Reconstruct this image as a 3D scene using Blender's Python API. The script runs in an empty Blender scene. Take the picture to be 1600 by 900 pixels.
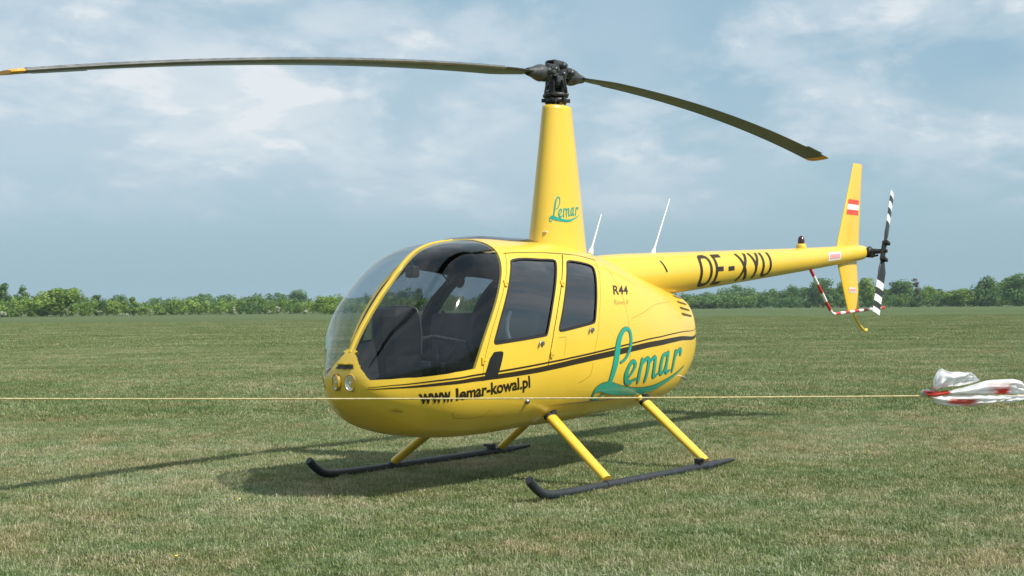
import bpy, bmesh, math, random
import numpy as np
from mathutils import Vector, Matrix
from mathutils.geometry import delaunay_2d_cdt

random.seed(7)
rng = np.random.default_rng(11)
SC = bpy.context.scene
COL = SC.collection

# ------------------------------------------------------------------ camera
CAM = np.array([9.0234, 6.6714, 1.3115])
YAW, PITCH, ROLL, FPX = 3.8111085, 0.0134337, -0.0091660, 2167.596
FW = np.array([math.cos(YAW)*math.cos(PITCH), math.sin(YAW)*math.cos(PITCH), math.sin(PITCH)])
_r = np.cross(FW, [0, 0, 1]); _r /= np.linalg.norm(_r)
_u = np.cross(_r, FW)
RT = _r*math.cos(ROLL) + _u*math.sin(ROLL)
UP = _u*math.cos(ROLL) - _r*math.sin(ROLL)
cd = bpy.data.cameras.new('camera')
cam = bpy.data.objects.new('camera', cd)
COL.objects.link(cam)
M = Matrix.Identity(4)
for i in range(3):
    M[i][0], M[i][1], M[i][2], M[i][3] = RT[i], UP[i], -FW[i], CAM[i]
cam.matrix_world = M
cd.sensor_width = 36.0
cd.lens = 36.0*FPX/1600.0
cd.clip_start = 0.05
cd.clip_end = 20000
SC.camera = cam

def at_dist(px, py, d):
    """point at forward distance d seen at photograph pixel px,py"""
    r = FW + RT*(px-800)/FPX + UP*(450-py)/FPX
    return CAM + r*d
def ground_at(px, d):
    """ground point at horizontal distance d in the bearing of column px"""
    r = FW + RT*(px-800)/FPX
    h = np.array([r[0], r[1]])
    h = h/np.linalg.norm(h)
    return np.array([CAM[0]+h[0]*d, CAM[1]+h[1]*d, 0.0])

# ------------------------------------------------------------------ world, sun, exposure
SUN = Vector((-0.11, 0.905, 1.0)).normalized()
W = bpy.data.worlds.new('World'); SC.world = W; W.use_nodes = True
nt = W.node_tree; N = nt.nodes; L = nt.links
for n in list(N): N.remove(n)
wo = N.new('ShaderNodeOutputWorld'); bg = N.new('ShaderNodeBackground')
sky = N.new('ShaderNodeTexSky'); sky.sky_type = 'NISHITA'; sky.sun_disc = False
sky.sun_elevation = math.asin(SUN.z); sky.sun_rotation = math.atan2(SUN.x, SUN.y)
sky.air_density = 1.0; sky.dust_density = 2.0; sky.ozone_density = 1.0; sky.altitude = 100
tc = N.new('ShaderNodeTexCoord')
sep = N.new('ShaderNodeSeparateXYZ'); L.new(tc.outputs['Generated'], sep.inputs[0])
def wmath(op, a, b=None, c=None, clamp=False):
    m = N.new('ShaderNodeMath'); m.operation = op; m.use_clamp = clamp
    for i, v in enumerate((a, b, c)):
        if v is None: continue
        if isinstance(v, (int, float)): m.inputs[i].default_value = v
        else: L.new(v, m.inputs[i])
    return m.outputs[0]
zc = wmath('ADD', wmath('MAXIMUM', sep.outputs['Z'], 0.0), 0.30)
cx = wmath('DIVIDE', sep.outputs['X'], zc); cy = wmath('DIVIDE', sep.outputs['Y'], zc)
cmb = N.new('ShaderNodeCombineXYZ'); L.new(cx, cmb.inputs[0]); L.new(cy, cmb.inputs[1])
def wnoise(scale, detail, rough, dist=0.0, off=0.0):
    mp = N.new('ShaderNodeMapping'); L.new(cmb.outputs[0], mp.inputs[0]); mp.inputs['Location'].default_value = (off, off*0.7, off)
    n = N.new('ShaderNodeTexNoise'); L.new(mp.outputs[0], n.inputs['Vector'])
    n.inputs['Scale'].default_value = scale; n.inputs['Detail'].default_value = detail
    n.inputs['Roughness'].default_value = rough; n.inputs['Distortion'].default_value = dist
    return n.outputs['Fac']
def wramp(v, lo, hi):
    m = N.new('ShaderNodeMapRange'); m.interpolation_type = 'SMOOTHSTEP'
    L.new(v, m.inputs[0]); m.inputs[1].default_value = lo; m.inputs[2].default_value = hi
    return m.outputs[0]
big = wramp(wnoise(0.9, 4, 0.55, 0.2, 3.1), 0.34, 0.58)
mid = wramp(wnoise(3.0, 10, 0.58, 0.25, 8.4), 0.40, 0.62)
puff = wramp(wnoise(6.5, 10, 0.55, 0.25, 1.7), 0.50, 0.66)
elev = wramp(sep.outputs['Z'], 0.040, 0.125)
cl = wmath('MULTIPLY', elev, wmath('ADD', wmath('MULTIPLY', big, 0.36), wmath('ADD', wmath('MULTIPLY', mid, 0.46), wmath('MULTIPLY', wmath('MULTIPLY', puff, mid), 0.50))), clamp=True)
clf = wmath('ADD', cl, 0.0, clamp=True)
veil = N.new('ShaderNodeMixRGB'); veil.inputs[0].default_value = 0.72
L.new(sky.outputs[0], veil.inputs[1]); veil.inputs[2].default_value = (3.20, 5.05, 6.25, 1)
clm = N.new('ShaderNodeMixRGB'); L.new(clf, clm.inputs[0]); L.new(veil.outputs[0], clm.inputs[1])
clm.inputs[2].default_value = (7.0, 7.5, 7.9, 1)
L.new(clm.outputs[0], bg.inputs[0]); bg.inputs[1].default_value = 0.10
L.new(bg.outputs[0], wo.inputs[0])

sd = bpy.data.lights.new('sun', 'SUN'); sd.energy = 5.0; sd.angle = math.radians(0.53); sd.color = (1.0, 0.955, 0.87)
so = bpy.data.objects.new('sun', sd); COL.objects.link(so)
so.rotation_euler = SUN.to_track_quat('Z', 'Y').to_euler()
so.location = (4, 10, 14)
vs = SC.view_settings
vs.view_transform = 'Standard'; vs.look = 'None'; vs.exposure = 0.15; vs.gamma = 1.0
try: vs.use_curve_mapping = False
except Exception: pass
SC.cycles.max_bounces = 10; SC.cycles.transparent_max_bounces = 16
SC.cycles.volume_bounces = 0

# ------------------------------------------------------------------ helpers
def tag(o, label=None, cat=None, group=None, kind=None):
    if label: o['label'] = label
    if cat: o['category'] = cat
    if group: o['group'] = group
    if kind: o['kind'] = kind
    return o
def empty(name, loc=(0, 0, 0), parent=None):
    o = bpy.data.objects.new(name, None); COL.objects.link(o); o.location = loc
    o.empty_display_size = 0.2
    if parent: o.parent = parent
    return o

class MB:
    def __init__(s): s.v = []; s.f = []; s.m = []; s.sm = []
    def add(s, verts, faces, m=0, smooth=True):
        b = len(s.v); s.v += [tuple(map(float, p)) for p in verts]
        for f in faces: s.f.append(tuple(i+b for i in f)); s.m.append(m); s.sm.append(smooth)
        return s
    def loft(s, rings, m=0, closed=True, caps=True, smooth=True):
        n = len(rings[0]); b = len(s.v)
        for r in rings: s.v += [tuple(map(float, p)) for p in r]
        for i in range(len(rings)-1):
            for j in range(n if closed else n-1):
                k = (j+1) % n
                s.f.append((b+i*n+j, b+i*n+k, b+(i+1)*n+k, b+(i+1)*n+j)); s.m.append(m); s.sm.append(smooth)
        if caps and closed:
            for q, rev in ((0, True), (len(rings)-1, False)):
                b2 = len(s.v); s.v += [s.v[b+q*n+j] for j in range(n)]
                idx = list(range(b2, b2+n)); s.f.append(tuple(idx[::-1] if rev else idx)); s.m.append(m); s.sm.append(False)
        return s
    def tube(s, path, rad, n=12, m=0, caps=True, flat=None):
        P = [Vector(p) for p in path]
        if isinstance(rad, (int, float)): rad = [rad]*len(P)
        rings = []; up = Vector((0, 0, 1)); prev = None
        for i, p in enumerate(P):
            t = (P[min(i+1, len(P)-1)]-P[max(i-1, 0)]).normalized()
            if prev is None:
                a = up if abs(t.z) < 0.9 else Vector((0, 1, 0))
                x = t.cross(a).normalized()
            else:
                x = (prev - t*prev.dot(t)).normalized()
            prev = x; y = t.cross(x)
            fx, fy = (1, 1) if flat is None else flat
            rings.append([p + x*math.cos(2*math.pi*k/n)*rad[i]*fx + y*math.sin(2*math.pi*k/n)*rad[i]*fy for k in range(n)])
        return s.loft(rings, m, True, caps)
    def box(s, c, d, m=0, rot=None, bev=0.0):
        c = Vector(c); hx, hy, hz = d[0]/2, d[1]/2, d[2]/2
        b = min(bev, hx*.9, hy*.9, hz*.9)
        bmm = bmesh.new(); bmesh.ops.create_cube(bmm, size=1)
        for v in bmm.verts: v.co = Vector((v.co.x*d[0], v.co.y*d[1], v.co.z*d[2]))
        if b > 0: bmesh.ops.bevel(bmm, geom=list(bmm.edges), offset=b, segments=2, profile=0.6, affect='EDGES')
        R = rot if rot is not None else Matrix.Identity(3)
        bmm.verts.index_update()
        s.add([c + R @ v.co for v in bmm.verts], [[v.index for v in f.verts] for f in bmm.faces], m, False)
        bmm.free(); return s
    def sphere(s, c, r, m=0, n=14, k=9, rot=None):
        if isinstance(r, (int, float)): r = (r, r, r)
        R = rot if rot is not None else Matrix.Identity(3)
        rings = []
        for i in range(k+1):
            a = -math.pi/2 + math.pi*i/k
            rings.append([Vector(c) + R @ Vector((r[0]*math.cos(a)*math.cos(2*math.pi*j/n), r[1]*math.cos(a)*math.sin(2*math.pi*j/n), r[2]*math.sin(a))) for j in range(n)])
        return s.loft(rings, m, True, False)
    def revolve(s, prof, o=(0, 0, 0), axis='Z', n=24, m=0, rot=None):
        """prof: list of (r, h)"""
        rings = []
        for r, h in prof:
            ring = []
            for j in range(n):
                a = 2*math.pi*j/n
                p = Vector((r*math.cos(a), r*math.sin(a), h))
                if axis == 'X': p = Vector((p.z, p.x, p.y))
                elif axis == 'Y': p = Vector((p.y, p.z, p.x))
                if rot is not None: p = rot @ p
                ring.append(Vector(o)+p)
            rings.append(ring)
        return s.loft(rings, m, True, True)
    def build(s, name, mats, parent=None, fixn=True):
        me = bpy.data.meshes.new(name)
        me.from_pydata(s.v, [], s.f)
        if not isinstance(mats, (list, tuple)): mats = [mats]
        for mm in mats: me.materials.append(mm)
        me.polygons.foreach_set('material_index', s.m)
        me.polygons.foreach_set('use_smooth', s.sm)
        if fixn:
            b = bmesh.new(); b.from_mesh(me); bmesh.ops.recalc_face_normals(b, faces=b.faces); b.to_mesh(me); b.free()
        me.update()
        o = bpy.data.objects.new(name, me); COL.objects.link(o)
        if parent is not None: o.parent = parent
        return o

def spline(pts, n):
    P = np.array(pts, float); N_ = len(P); out = []
    for t in np.linspace(0, N_-1, n):
        i = min(int(t), N_-2); q = t-i
        p0 = P[i-1] if i > 0 else 2*P[0]-P[1]; p1 = P[i]; p2 = P[i+1]; p3 = P[i+2] if i+2 < N_ else 2*P[-1]-P[-2]
        out.append(.5*((2*p1)+(-p0+p2)*q+(2*p0-5*p1+4*p2-p3)*q*q+(-p0+3*p1-3*p2+p3)*q**3))
    return np.array(out)

# ------------------------------------------------------------------ materials
def mat(name, col, rough=0.5, metal=0.0, coat=0.0, var=0.0, vscale=6.0, bump=0.0, bscale=60.0, spec=0.5, alpha=None, trans=0.0, col2=None, emis=None):
    m = bpy.data.materials.new(name); m.use_nodes = True
    t = m.node_tree; b = t.nodes['Principled BSDF']
    b.inputs['Base Color'].default_value = (*col, 1); b.inputs['Roughness'].default_value = rough
    b.inputs['Metallic'].default_value = metal; b.inputs['Coat Weight'].default_value = coat
    b.inputs['Coat Roughness'].default_value = 0.06; b.inputs['Specular IOR Level'].default_value = spec
    if trans: b.inputs['Transmission Weight'].default_value = trans
    tcn = t.nodes.new('ShaderNodeTexCoord')
    if var > 0:
        n = t.nodes.new('ShaderNodeTexNoise'); n.inputs['Scale'].default_value = vscale; n.inputs['Detail'].default_value = 6; n.inputs['Roughness'].default_value = 0.6
        t.links.new(tcn.outputs['Object'], n.inputs['Vector'])
        mr = t.nodes.new('ShaderNodeMapRange'); t.links.new(n.outputs['Fac'], mr.inputs[0]); mr.inputs[1].default_value = 0.3; mr.inputs[2].default_value = 0.7
        mx = t.nodes.new('ShaderNodeMixRGB'); t.links.new(mr.outputs[0], mx.inputs[0])
        mx.inputs[1].default_value = (*[c*(1-var) for c in col], 1); mx.inputs[2].default_value = (*(col2 if col2 else [min(1, c*(1+var)) for c in col]), 1)
        t.links.new(mx.outputs[0], b.inputs['Base Color'])
        rr = t.nodes.new('ShaderNodeMapRange'); t.links.new(n.outputs['Fac'], rr.inputs[0]); rr.inputs[3].default_value = max(0.02, rough*0.75); rr.inputs[4].default_value = min(1, rough*1.3)
        t.links.new(rr.outputs[0], b.inputs['Roughness'])
    if bump > 0:
        n2 = t.nodes.new('ShaderNodeTexNoise'); n2.inputs['Scale'].default_value = bscale; n2.inputs['Detail'].default_value = 4
        t.links.new(tcn.outputs['Object'], n2.inputs['Vector'])
        bp = t.nodes.new('ShaderNodeBump'); bp.inputs['Strength'].default_value = bump; bp.inputs['Distance'].default_value = 0.01
        t.links.new(n2.outputs['Fac'], bp.inputs['Height']); t.links.new(bp.outputs[0], b.inputs['Normal'])
    return m
def glass(name, tint, refl=1.0, rough=0.05):
    m = bpy.data.materials.new(name); m.use_nodes = True; t = m.node_tree
    for n in list(t.nodes): t.nodes.remove(n)
    o = t.nodes.new('ShaderNodeOutputMaterial'); tr = t.nodes.new('ShaderNodeBsdfTransparent'); gl = t.nodes.new('ShaderNodeBsdfGlossy')
    tr.inputs[0].default_value = (*tint, 1); gl.inputs['Roughness'].default_value = rough; gl.inputs[0].default_value = (1, 1, 1, 1)
    lw = t.nodes.new('ShaderNodeLayerWeight'); lw.inputs['Blend'].default_value = 0.5
    pw = t.nodes.new('ShaderNodeMath'); pw.operation = 'POWER'; pw.inputs[1].default_value = 4.6; t.links.new(lw.outputs['Facing'], pw.inputs[0])
    mu = t.nodes.new('ShaderNodeMath'); mu.operation = 'MULTIPLY_ADD'; mu.use_clamp = True; mu.inputs[1].default_value = 0.92; mu.inputs[2].default_value = 0.055*refl; t.links.new(pw.outputs[0], mu.inputs[0])
    mx = t.nodes.new('ShaderNodeMixShader'); t.links.new(mu.outputs[0], mx.inputs[0]); t.links.new(tr.outputs[0], mx.inputs[1]); t.links.new(gl.outputs[0], mx.inputs[2])
    t.links.new(mx.outputs[0], o.inputs[0]); return m

YEL = mat('yellow_paint', (0.75, 0.50, 0.044), 0.34, 0, 0.45, 0.035, 2.2)
YELT = mat('yellow_trim', (0.66, 0.45, 0.03), 0.4, 0, 0.3, 0.06, 9)
YELD = mat('seam_dark_yellow', (0.34, 0.21, 0.015), 0.5)
BLK = mat('black_vinyl', (0.012, 0.012, 0.013), 0.35, 0, 0.1, 0.2, 20)
SEAL = mat('rubber_seal', (0.015, 0.014, 0.012), 0.7)
CABIN = mat('cabin_lining', (0.012, 0.014, 0.018), 0.75, 0, 0, 0.2, 14, 0.2, 160)
SEATM = mat('seat_leather', (0.010, 0.013, 0.020), 0.5, 0, 0, 0.25, 12, 0.25, 90)
PANEL = mat('panel_plastic', (0.008, 0.009, 0.010), 0.6, 0, 0, 0.2, 30, spec=0.25)
STEEL = mat('dull_steel', (0.30, 0.30, 0.30), 0.35, 0.9, 0, 0.25, 30)
HUBM = mat('hub_grey_metal', (0.085, 0.088, 0.09), 0.38, 0.6, 0, 0.35, 25, 0.2, 80)
HUBD = mat('hub_dark_metal', (0.022, 0.023, 0.025), 0.45, 0.3, 0, 0.3, 30)
CHROME = mat('polished_metal', (0.80, 0.82, 0.83), 0.30, 0.6)
BLADE = mat('blade_olive_grey', (0.034, 0.036, 0.029), 0.36, 0, 0.15, 0.18, 3.0)
BLEDGE = mat('blade_worn_edge', (0.26, 0.255, 0.24), 0.32, 0.7, 0, 0.2, 8)
TIPM = mat('blade_tip_orange', (0.72, 0.34, 0.03), 0.45, 0, 0.1, 0.15, 20)
SKIDM = mat('skid_dark_paint', (0.020, 0.023, 0.029), 0.45, 0, 0, 0.3, 18, 0.2, 70)
WHITE = mat('white_paint', (0.78, 0.78, 0.76), 0.45, 0, 0.1, 0.05, 10)
RED = mat('red_paint', (0.50, 0.035, 0.03), 0.45, 0, 0.1, 0.12, 20)
FLAGR = mat('flag_red', (0.72, 0.075, 0.055), 0.45)
LABELP = mat('label_pink', (0.72, 0.30, 0.30), 0.5)
TEAL = mat('teal_vinyl', (0.012, 0.31, 0.225), 0.35, 0, 0.2, 0.08, 12)
TEALD = mat('dark_olive_outline', (0.10, 0.10, 0.02), 0.45)
LETT = mat('lettering_brown_black', (0.022, 0.014, 0.006), 0.4)
LETT2 = mat('lettering_grey', (0.34, 0.27, 0.08), 0.5)
BWHITE = mat('tail_blade_white', (0.78, 0.79, 0.80), 0.4, 0, 0.1)
BBLACK = mat('tail_blade_black', (0.02, 0.024, 0.024), 0.4, 0, 0.1)
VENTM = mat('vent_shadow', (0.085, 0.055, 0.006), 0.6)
WSG = glass('windshield_glass', (0.74, 0.78, 0.81), 0.85)
DWG = glass('door_window_glass', (0.40, 0.44, 0.46), 2.6)
LENS = glass('lamp_lens', (0.93, 0.95, 0.95), 1.2)
ROOFG = mat('roof_tinted_panel', (0.012, 0.016, 0.024), 0.12, 0, 0.5)

# ================================================================== fuselage surface
ST = np.array([[2.425, 0.83, 0.83, 0.0], [2.412, 0.75, 0.906, 0.163], [2.345, 0.651, 1.043, 0.269], [2.22, 0.556, 1.223, 0.4], [2.0, 0.444, 1.466, 0.613], [1.68, 0.388, 1.728, 0.641], [1.25, 0.375, 1.813, 0.645], [0.75, 0.39, 1.819, 0.639], [0.2, 0.4, 1.805, 0.625], [-0.35, 0.43, 1.725, 0.573], [-0.85, 0.446, 1.598, 0.492], [-1.3, 0.509, 1.495, 0.388], [-1.65, 0.639, 1.42, 0.267], [-1.84, 0.78, 1.366, 0.188], [-1.92, 0.899, 1.262, 0.109], [-1.94, 1.058, 1.058, 0.0]])
def cr(P, n):
    N_ = len(P); out = []
    for t in np.linspace(0, N_-1, n):
        i = min(int(t), N_-2); s = t-i
        p0 = P[i-1] if i > 0 else None; p1 = P[i]; p2 = P[i+1]; p3 = P[i+2] if i+2 < N_ else None
        if i == 0: p0 = P[1].copy(); p0[1:] = 2*P[0][1:]-P[1][1:]
        if p3 is None: p3 = P[-2].copy(); p3[1:] = 2*P[-1][1:]-P[-2][1:]
        out.append(.5*((2*p1)+(-p0+p2)*s+(2*p0-5*p1+4*p2-p3)*s*s+(-p0+3*p1-3*p2+p3)*s**3))
    return np.array(out)
NU, NT = 601, 241
Q = cr(ST, NU)
def EUf(x): return np.interp(x, [-2, -.3, .8, 1.6, 2.3, 2.425], [2.2, 2.3, 2.4, 3.0, 2.6, 2.2])
TY = np.zeros((NU, NT)); TZ = np.zeros((NU, NT))
_ph = np.linspace(-math.pi/2, math.pi/2, 1601)
for i, (x, zb, zt, w) in enumerate(Q):
    zm = zb+(zt-zb)*.42; E = EUf(x); c = np.abs(np.cos(_ph)); s = np.abs(np.sin(_ph)); up_ = _ph > 0
    y = w*np.where(up_, c**(2/E), c**(2/2.6)); z = zm+np.where(up_, (zt-zm)*s**(2/E), -(zm-zb)*s**(2/2.6))
    d = np.concatenate([[0], np.cumsum(np.hypot(np.diff(y), np.diff(z)))])
    d = d/d[-1] if d[-1] > 0 else np.linspace(0, 1, 1601)
    tt = np.linspace(0, 1, NT); TY[i] = np.interp(tt, d, y); TZ[i] = np.interp(tt, d, z)
TX = Q[:, 0]
_dm = np.hypot(np.diff(Q[:, 0]), np.diff(Q[:, 3])); UL = np.concatenate([[0], np.cumsum(_dm)])   # metric u
TLEN = 1.95
ULEN = UL[-1]
def surf(U, T, off=0.0):
    """U in metres along the flank, T in metres (0 belly .. TLEN roof); returns points and normals"""
    U = np.clip(np.asarray(U, float), 0, ULEN); T = np.clip(np.asarray(T, float), 0, TLEN)
    def ev(U, T):
        ui = np.interp(U, UL, np.arange(NU)); ti = T/TLEN*(NT-1)
        a = np.clip(ui.astype(int), 0, NU-2); b = np.clip(ti.astype(int), 0, NT-2); fa = ui-a; fb = ti-b
        def bl(A): return (A[a, b]*(1-fa)*(1-fb)+A[a+1, b]*fa*(1-fb)+A[a, b+1]*(1-fa)*fb+A[a+1, b+1]*fa*fb)
        return np.stack([TX[a]*(1-fa)+TX[a+1]*fa, bl(TY), bl(TZ)], -1)
    P = ev(U, T); h = 0.02
    du = ev(np.minimum(U+h, ULEN), T)-ev(np.maximum(U-h, 0), T)
    dt = ev(U, np.minimum(T+h, TLEN))-ev(U, np.maximum(T-h, 0))
    n = np.cross(du, dt)
    ln = np.linalg.norm(n, axis=-1, keepdims=True)
    n = np.where(ln > 1e-9, n/np.maximum(ln, 1e-9), np.array([1.0, 0, 0]))
    # centreline symmetry and poles
    ed = (T < 0.004) | (T > TLEN-0.004)
    n[ed, 1] = 0; n /= np.maximum(np.linalg.norm(n, axis=-1, keepdims=True), 1e-9)
    n[U < 0.004] = (1, 0, 0); n[U > ULEN-0.004] = (-1, 0, 0)
    return P+n*off, n
Xasc = TX[::-1]
def xz2ut(x, z):
    i = float(np.interp(x, Xasc, np.arange(NU)[::-1])); a = min(int(i), NU-2); fa = i-a
    zz = TZ[a]*(1-fa)+TZ[a+1]*fa
    t = float(np.interp(z, zz, np.linspace(0, TLEN, NT)))
    return (float(np.interp(i, np.arange(NU), UL)), t)
def xy2ut(x, y):
    i = float(np.interp(x, Xasc, np.arange(NU)[::-1])); a = min(int(i), NU-2); fa = i-a
    yy = (TY[a]*(1-fa)+TY[a+1]*fa)[NT//2:]
    t = float(np.interp(y, yy[::-1], np.linspace(TLEN/2, TLEN, NT-NT//2)[::-1]))
    return (float(np.interp(i, np.arange(NU), UL)), t)
def dens(poly, step=0.025, closed=True):
    out = []; n = len(poly)
    for i in range(n if closed else n-1):
        a = np.array(poly[i]); b = np.array(poly[(i+1) % n]); k = max(1, int(np.linalg.norm(b-a)/step))
        for j in range(k): out.append(tuple(a+(b-a)*j/k))
    if not closed: out.append(tuple(poly[-1]))
    return out
def chaikin(p, it=2, closed=True):
    p = [np.array(q) for q in p]
    for _ in range(it):
        o = []; n = len(p)
        for i in range(n if closed else n-1):
            a, b = p[i], p[(i+1) % n]; o += [a*.78+b*.22, a*.22+b*.78]
        if not closed: o = [p[0]]+o+[p[-1]]
        p = o
    return [tuple(q) for q in p]
def inside(pt, poly):
    x, y = pt; r = False; n = len(poly); j = n-1
    for i in range(n):
        xi, yi = poly[i]; xj, yj = poly[j]
        if (yi > y) != (yj > y) and x < (xj-xi)*(y-yi)/(yj-yi)+xi: r = not r
        j = i
    return r
def shrink(poly, d):
    P = np.array(poly); n = len(P); out = []
    ar = sum(P[i][0]*P[(i+1) % n][1]-P[(i+1) % n][0]*P[i][1] for i in range(n)); sg = 1 if ar > 0 else -1
    for i in range(n):
        t = P[(i+1) % n]-P[i-1]; t /= max(np.linalg.norm(t), 1e-9); out.append(tuple(P[i]+sg*d*np.array([-t[1], t[0]])))
    return out

# outlines in side view (x forward, z up)
ws_back = [(1.278, 1.768), (1.285, 1.72), (1.336, 1.646), (1.394, 1.563), (1.473, 1.457), (1.566, 1.32), (1.654, 1.186), (1.728, 1.054), (1.812, 0.892)]
ws_low = [(1.983, 0.877), (2.078, 0.861), (2.187, 0.844), (2.30, 0.836), (2.38, 0.832)]
ws_front = [(2.423, 0.897), (2.414, 0.962)]
def chin(y, z):
    """x of the nose surface at given y,z"""
    best = None
    for x in np.linspace(2.4245, 2.15, 400):
        i = float(np.interp(x, Xasc, np.arange(NU)[::-1])); a = min(int(i), NU-2)
        yy = float(np.interp(z, TZ[a], TY[a])) if TZ[a].min() < z < TZ[a].max() else 0
        if yy >= abs(y): return x
    return 2.3
def yz2ut(y, z): return xz2ut(chin(y, z), z)
UT = lambda L_: [xz2ut(*q) for q in L_]
back = chaikin(UT(ws_back), 2, False)
post = [xy2ut(x, 0.0185) for x in np.linspace(chin(0.0185, 1.020)-0.008, 1.40, 34)]
WSP = back[:-1] + UT([(1.812, 0.892)]) + UT(ws_low) + [yz2ut(y_, z_) for y_, z_ in zip(np.interp(np.linspace(0, 1, 16), [0, .34, .68, 1], [0.205, 0.142, 0.067, 0.0185]), np.interp(np.linspace(0, 1, 16), [0, .34, .68, 1], [0.832, 0.896, 0.960, 1.020]))] + post + chaikin([post[-1], xy2ut(1.33, 0.03), xy2ut(1.285, 0.14), back[0]], 2, False)[1:-1]
WSP = dens(WSP, 0.02)
FWO = [(1.208, 1.655), (0.603, 1.669), (0.641, 1.627), (0.739, 1.528), (0.876, 1.356), (0.956, 1.207), (0.998, 1.111), (1.019, 1.102), (1.267, 1.08), (1.585, 1.055), (1.609, 1.066), (1.589, 1.11), (1.523, 1.242), (1.424, 1.393), (1.329, 1.521), (1.264, 1.595)]
RWO = [(0.457, 1.66), (0.303, 1.652), (0.117, 1.627), (0.152, 1.575), (0.242, 1.454), (0.317, 1.316), (0.365, 1.199), (0.386, 1.183), (0.629, 1.152), (0.829, 1.129), (0.849, 1.14), (0.806, 1.224), (0.718, 1.375), (0.615, 1.51), (0.54, 1.589)]
FWP = dens(chaikin(UT(FWO), 2), 0.02); RWP = dens(chaikin(UT(RWO), 2), 0.02)
SEAMX = [(1.222, 1.697), (1.035, 1.707), (0.748, 1.716), (0.438, 1.716), (0.239, 1.707), (-0.031, 1.674)]
DFX = [(1.349, 1.557), (1.425, 1.465), (1.529, 1.322), (1.634, 1.146), (1.671, 1.059), (1.712, 0.96), (1.740, 0.802)]
DMX = [(0.438, 1.711), (0.605, 1.588), (0.71, 1.471), (0.822, 1.318), (0.907, 1.151), (0.938, 1.058), (0.98, 0.934), (0.996, 0.845)]
DRX = [(0.083, 1.577), (0.19, 1.444), (0.282, 1.277), (0.322, 1.16), (0.345, 1.082), (0.393, 0.962), (0.417, 0.898)]
DMU = chaikin(UT(DMX), 1, False)
FDP = dens(chaikin(UT(SEAMX[:3]), 1, False) + DMU + UT([(1.571, 0.812)]) + chaikin(UT(DFX[::-1]), 1, False), 0.02)
RDP = dens(DMU[::-1] + UT([(0.239, 1.707), (-0.01, 1.674)]) + chaikin(UT(DRX), 1, False), 0.02)

HELI = empty('helicopter')
tag(HELI, 'yellow helicopter with black skids parked on the grass airfield', 'helicopter')

FDI = dens(shrink(FDP, 0.004), 0.02); RDI = dens(shrink(RDP, 0.004), 0.02)
polys = dict(ws=WSP, fd=FDP, rd=RDP, fw=FWP, rw=RWP, fdi=FDI, rdi=RDI)
verts2 = []; edges2 = []
for P in polys.values():
    b = len(verts2); verts2 += [Vector(q) for q in P]; n = len(P)
    edges2 += [(b+i, b+(i+1) % n) for i in range(n)]
_pp = np.array([tuple(v) for v in verts2])
ug = np.concatenate([np.linspace(0, 0.30, 14), np.arange(0.335, ULEN-0.3, 0.037), np.linspace(ULEN-0.28, ULEN, 12)])
for u in ug:
    for t in np.linspace(0, TLEN, 52):
        if 0.01 < t < TLEN-0.01 and 0.001 < u < ULEN-0.001 and np.min(np.abs(_pp-(u, t)).sum(1)) < 0.014: continue
        verts2.append(Vector((u, t)))
r_ = delaunay_2d_cdt(verts2, edges2, [], 0, 1e-5)
cv = np.array([tuple(v) for v in r_[0]]); ctri = [tuple(f) for f in r_[2]]
bbox = {k: (np.min(np.array(P), 0), np.max(np.array(P), 0)) for k, P in polys.items()}
def inn(k, c):
    lo, hi = bbox[k]
    return lo[0] <= c[0] <= hi[0] and lo[1] <= c[1] <= hi[1] and inside(c, polys[k])
reg = {k: [] for k in ('body', 'ws', 'door_f', 'door_r', 'win_f', 'win_r')}
for f in ctri:
    c = cv[list(f)].mean(0)
    if inn('fd', c): k = 'win_f' if inn('fw', c) else ('door_f' if inn('fdi', c) else None)
    elif inn('rd', c): k = 'win_r' if inn('rw', c) else ('door_r' if inn('rdi', c) else None)
    elif inn('ws', c): k = 'ws'
    else: k = 'body'
    if k: reg[k].append(f)

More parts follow.
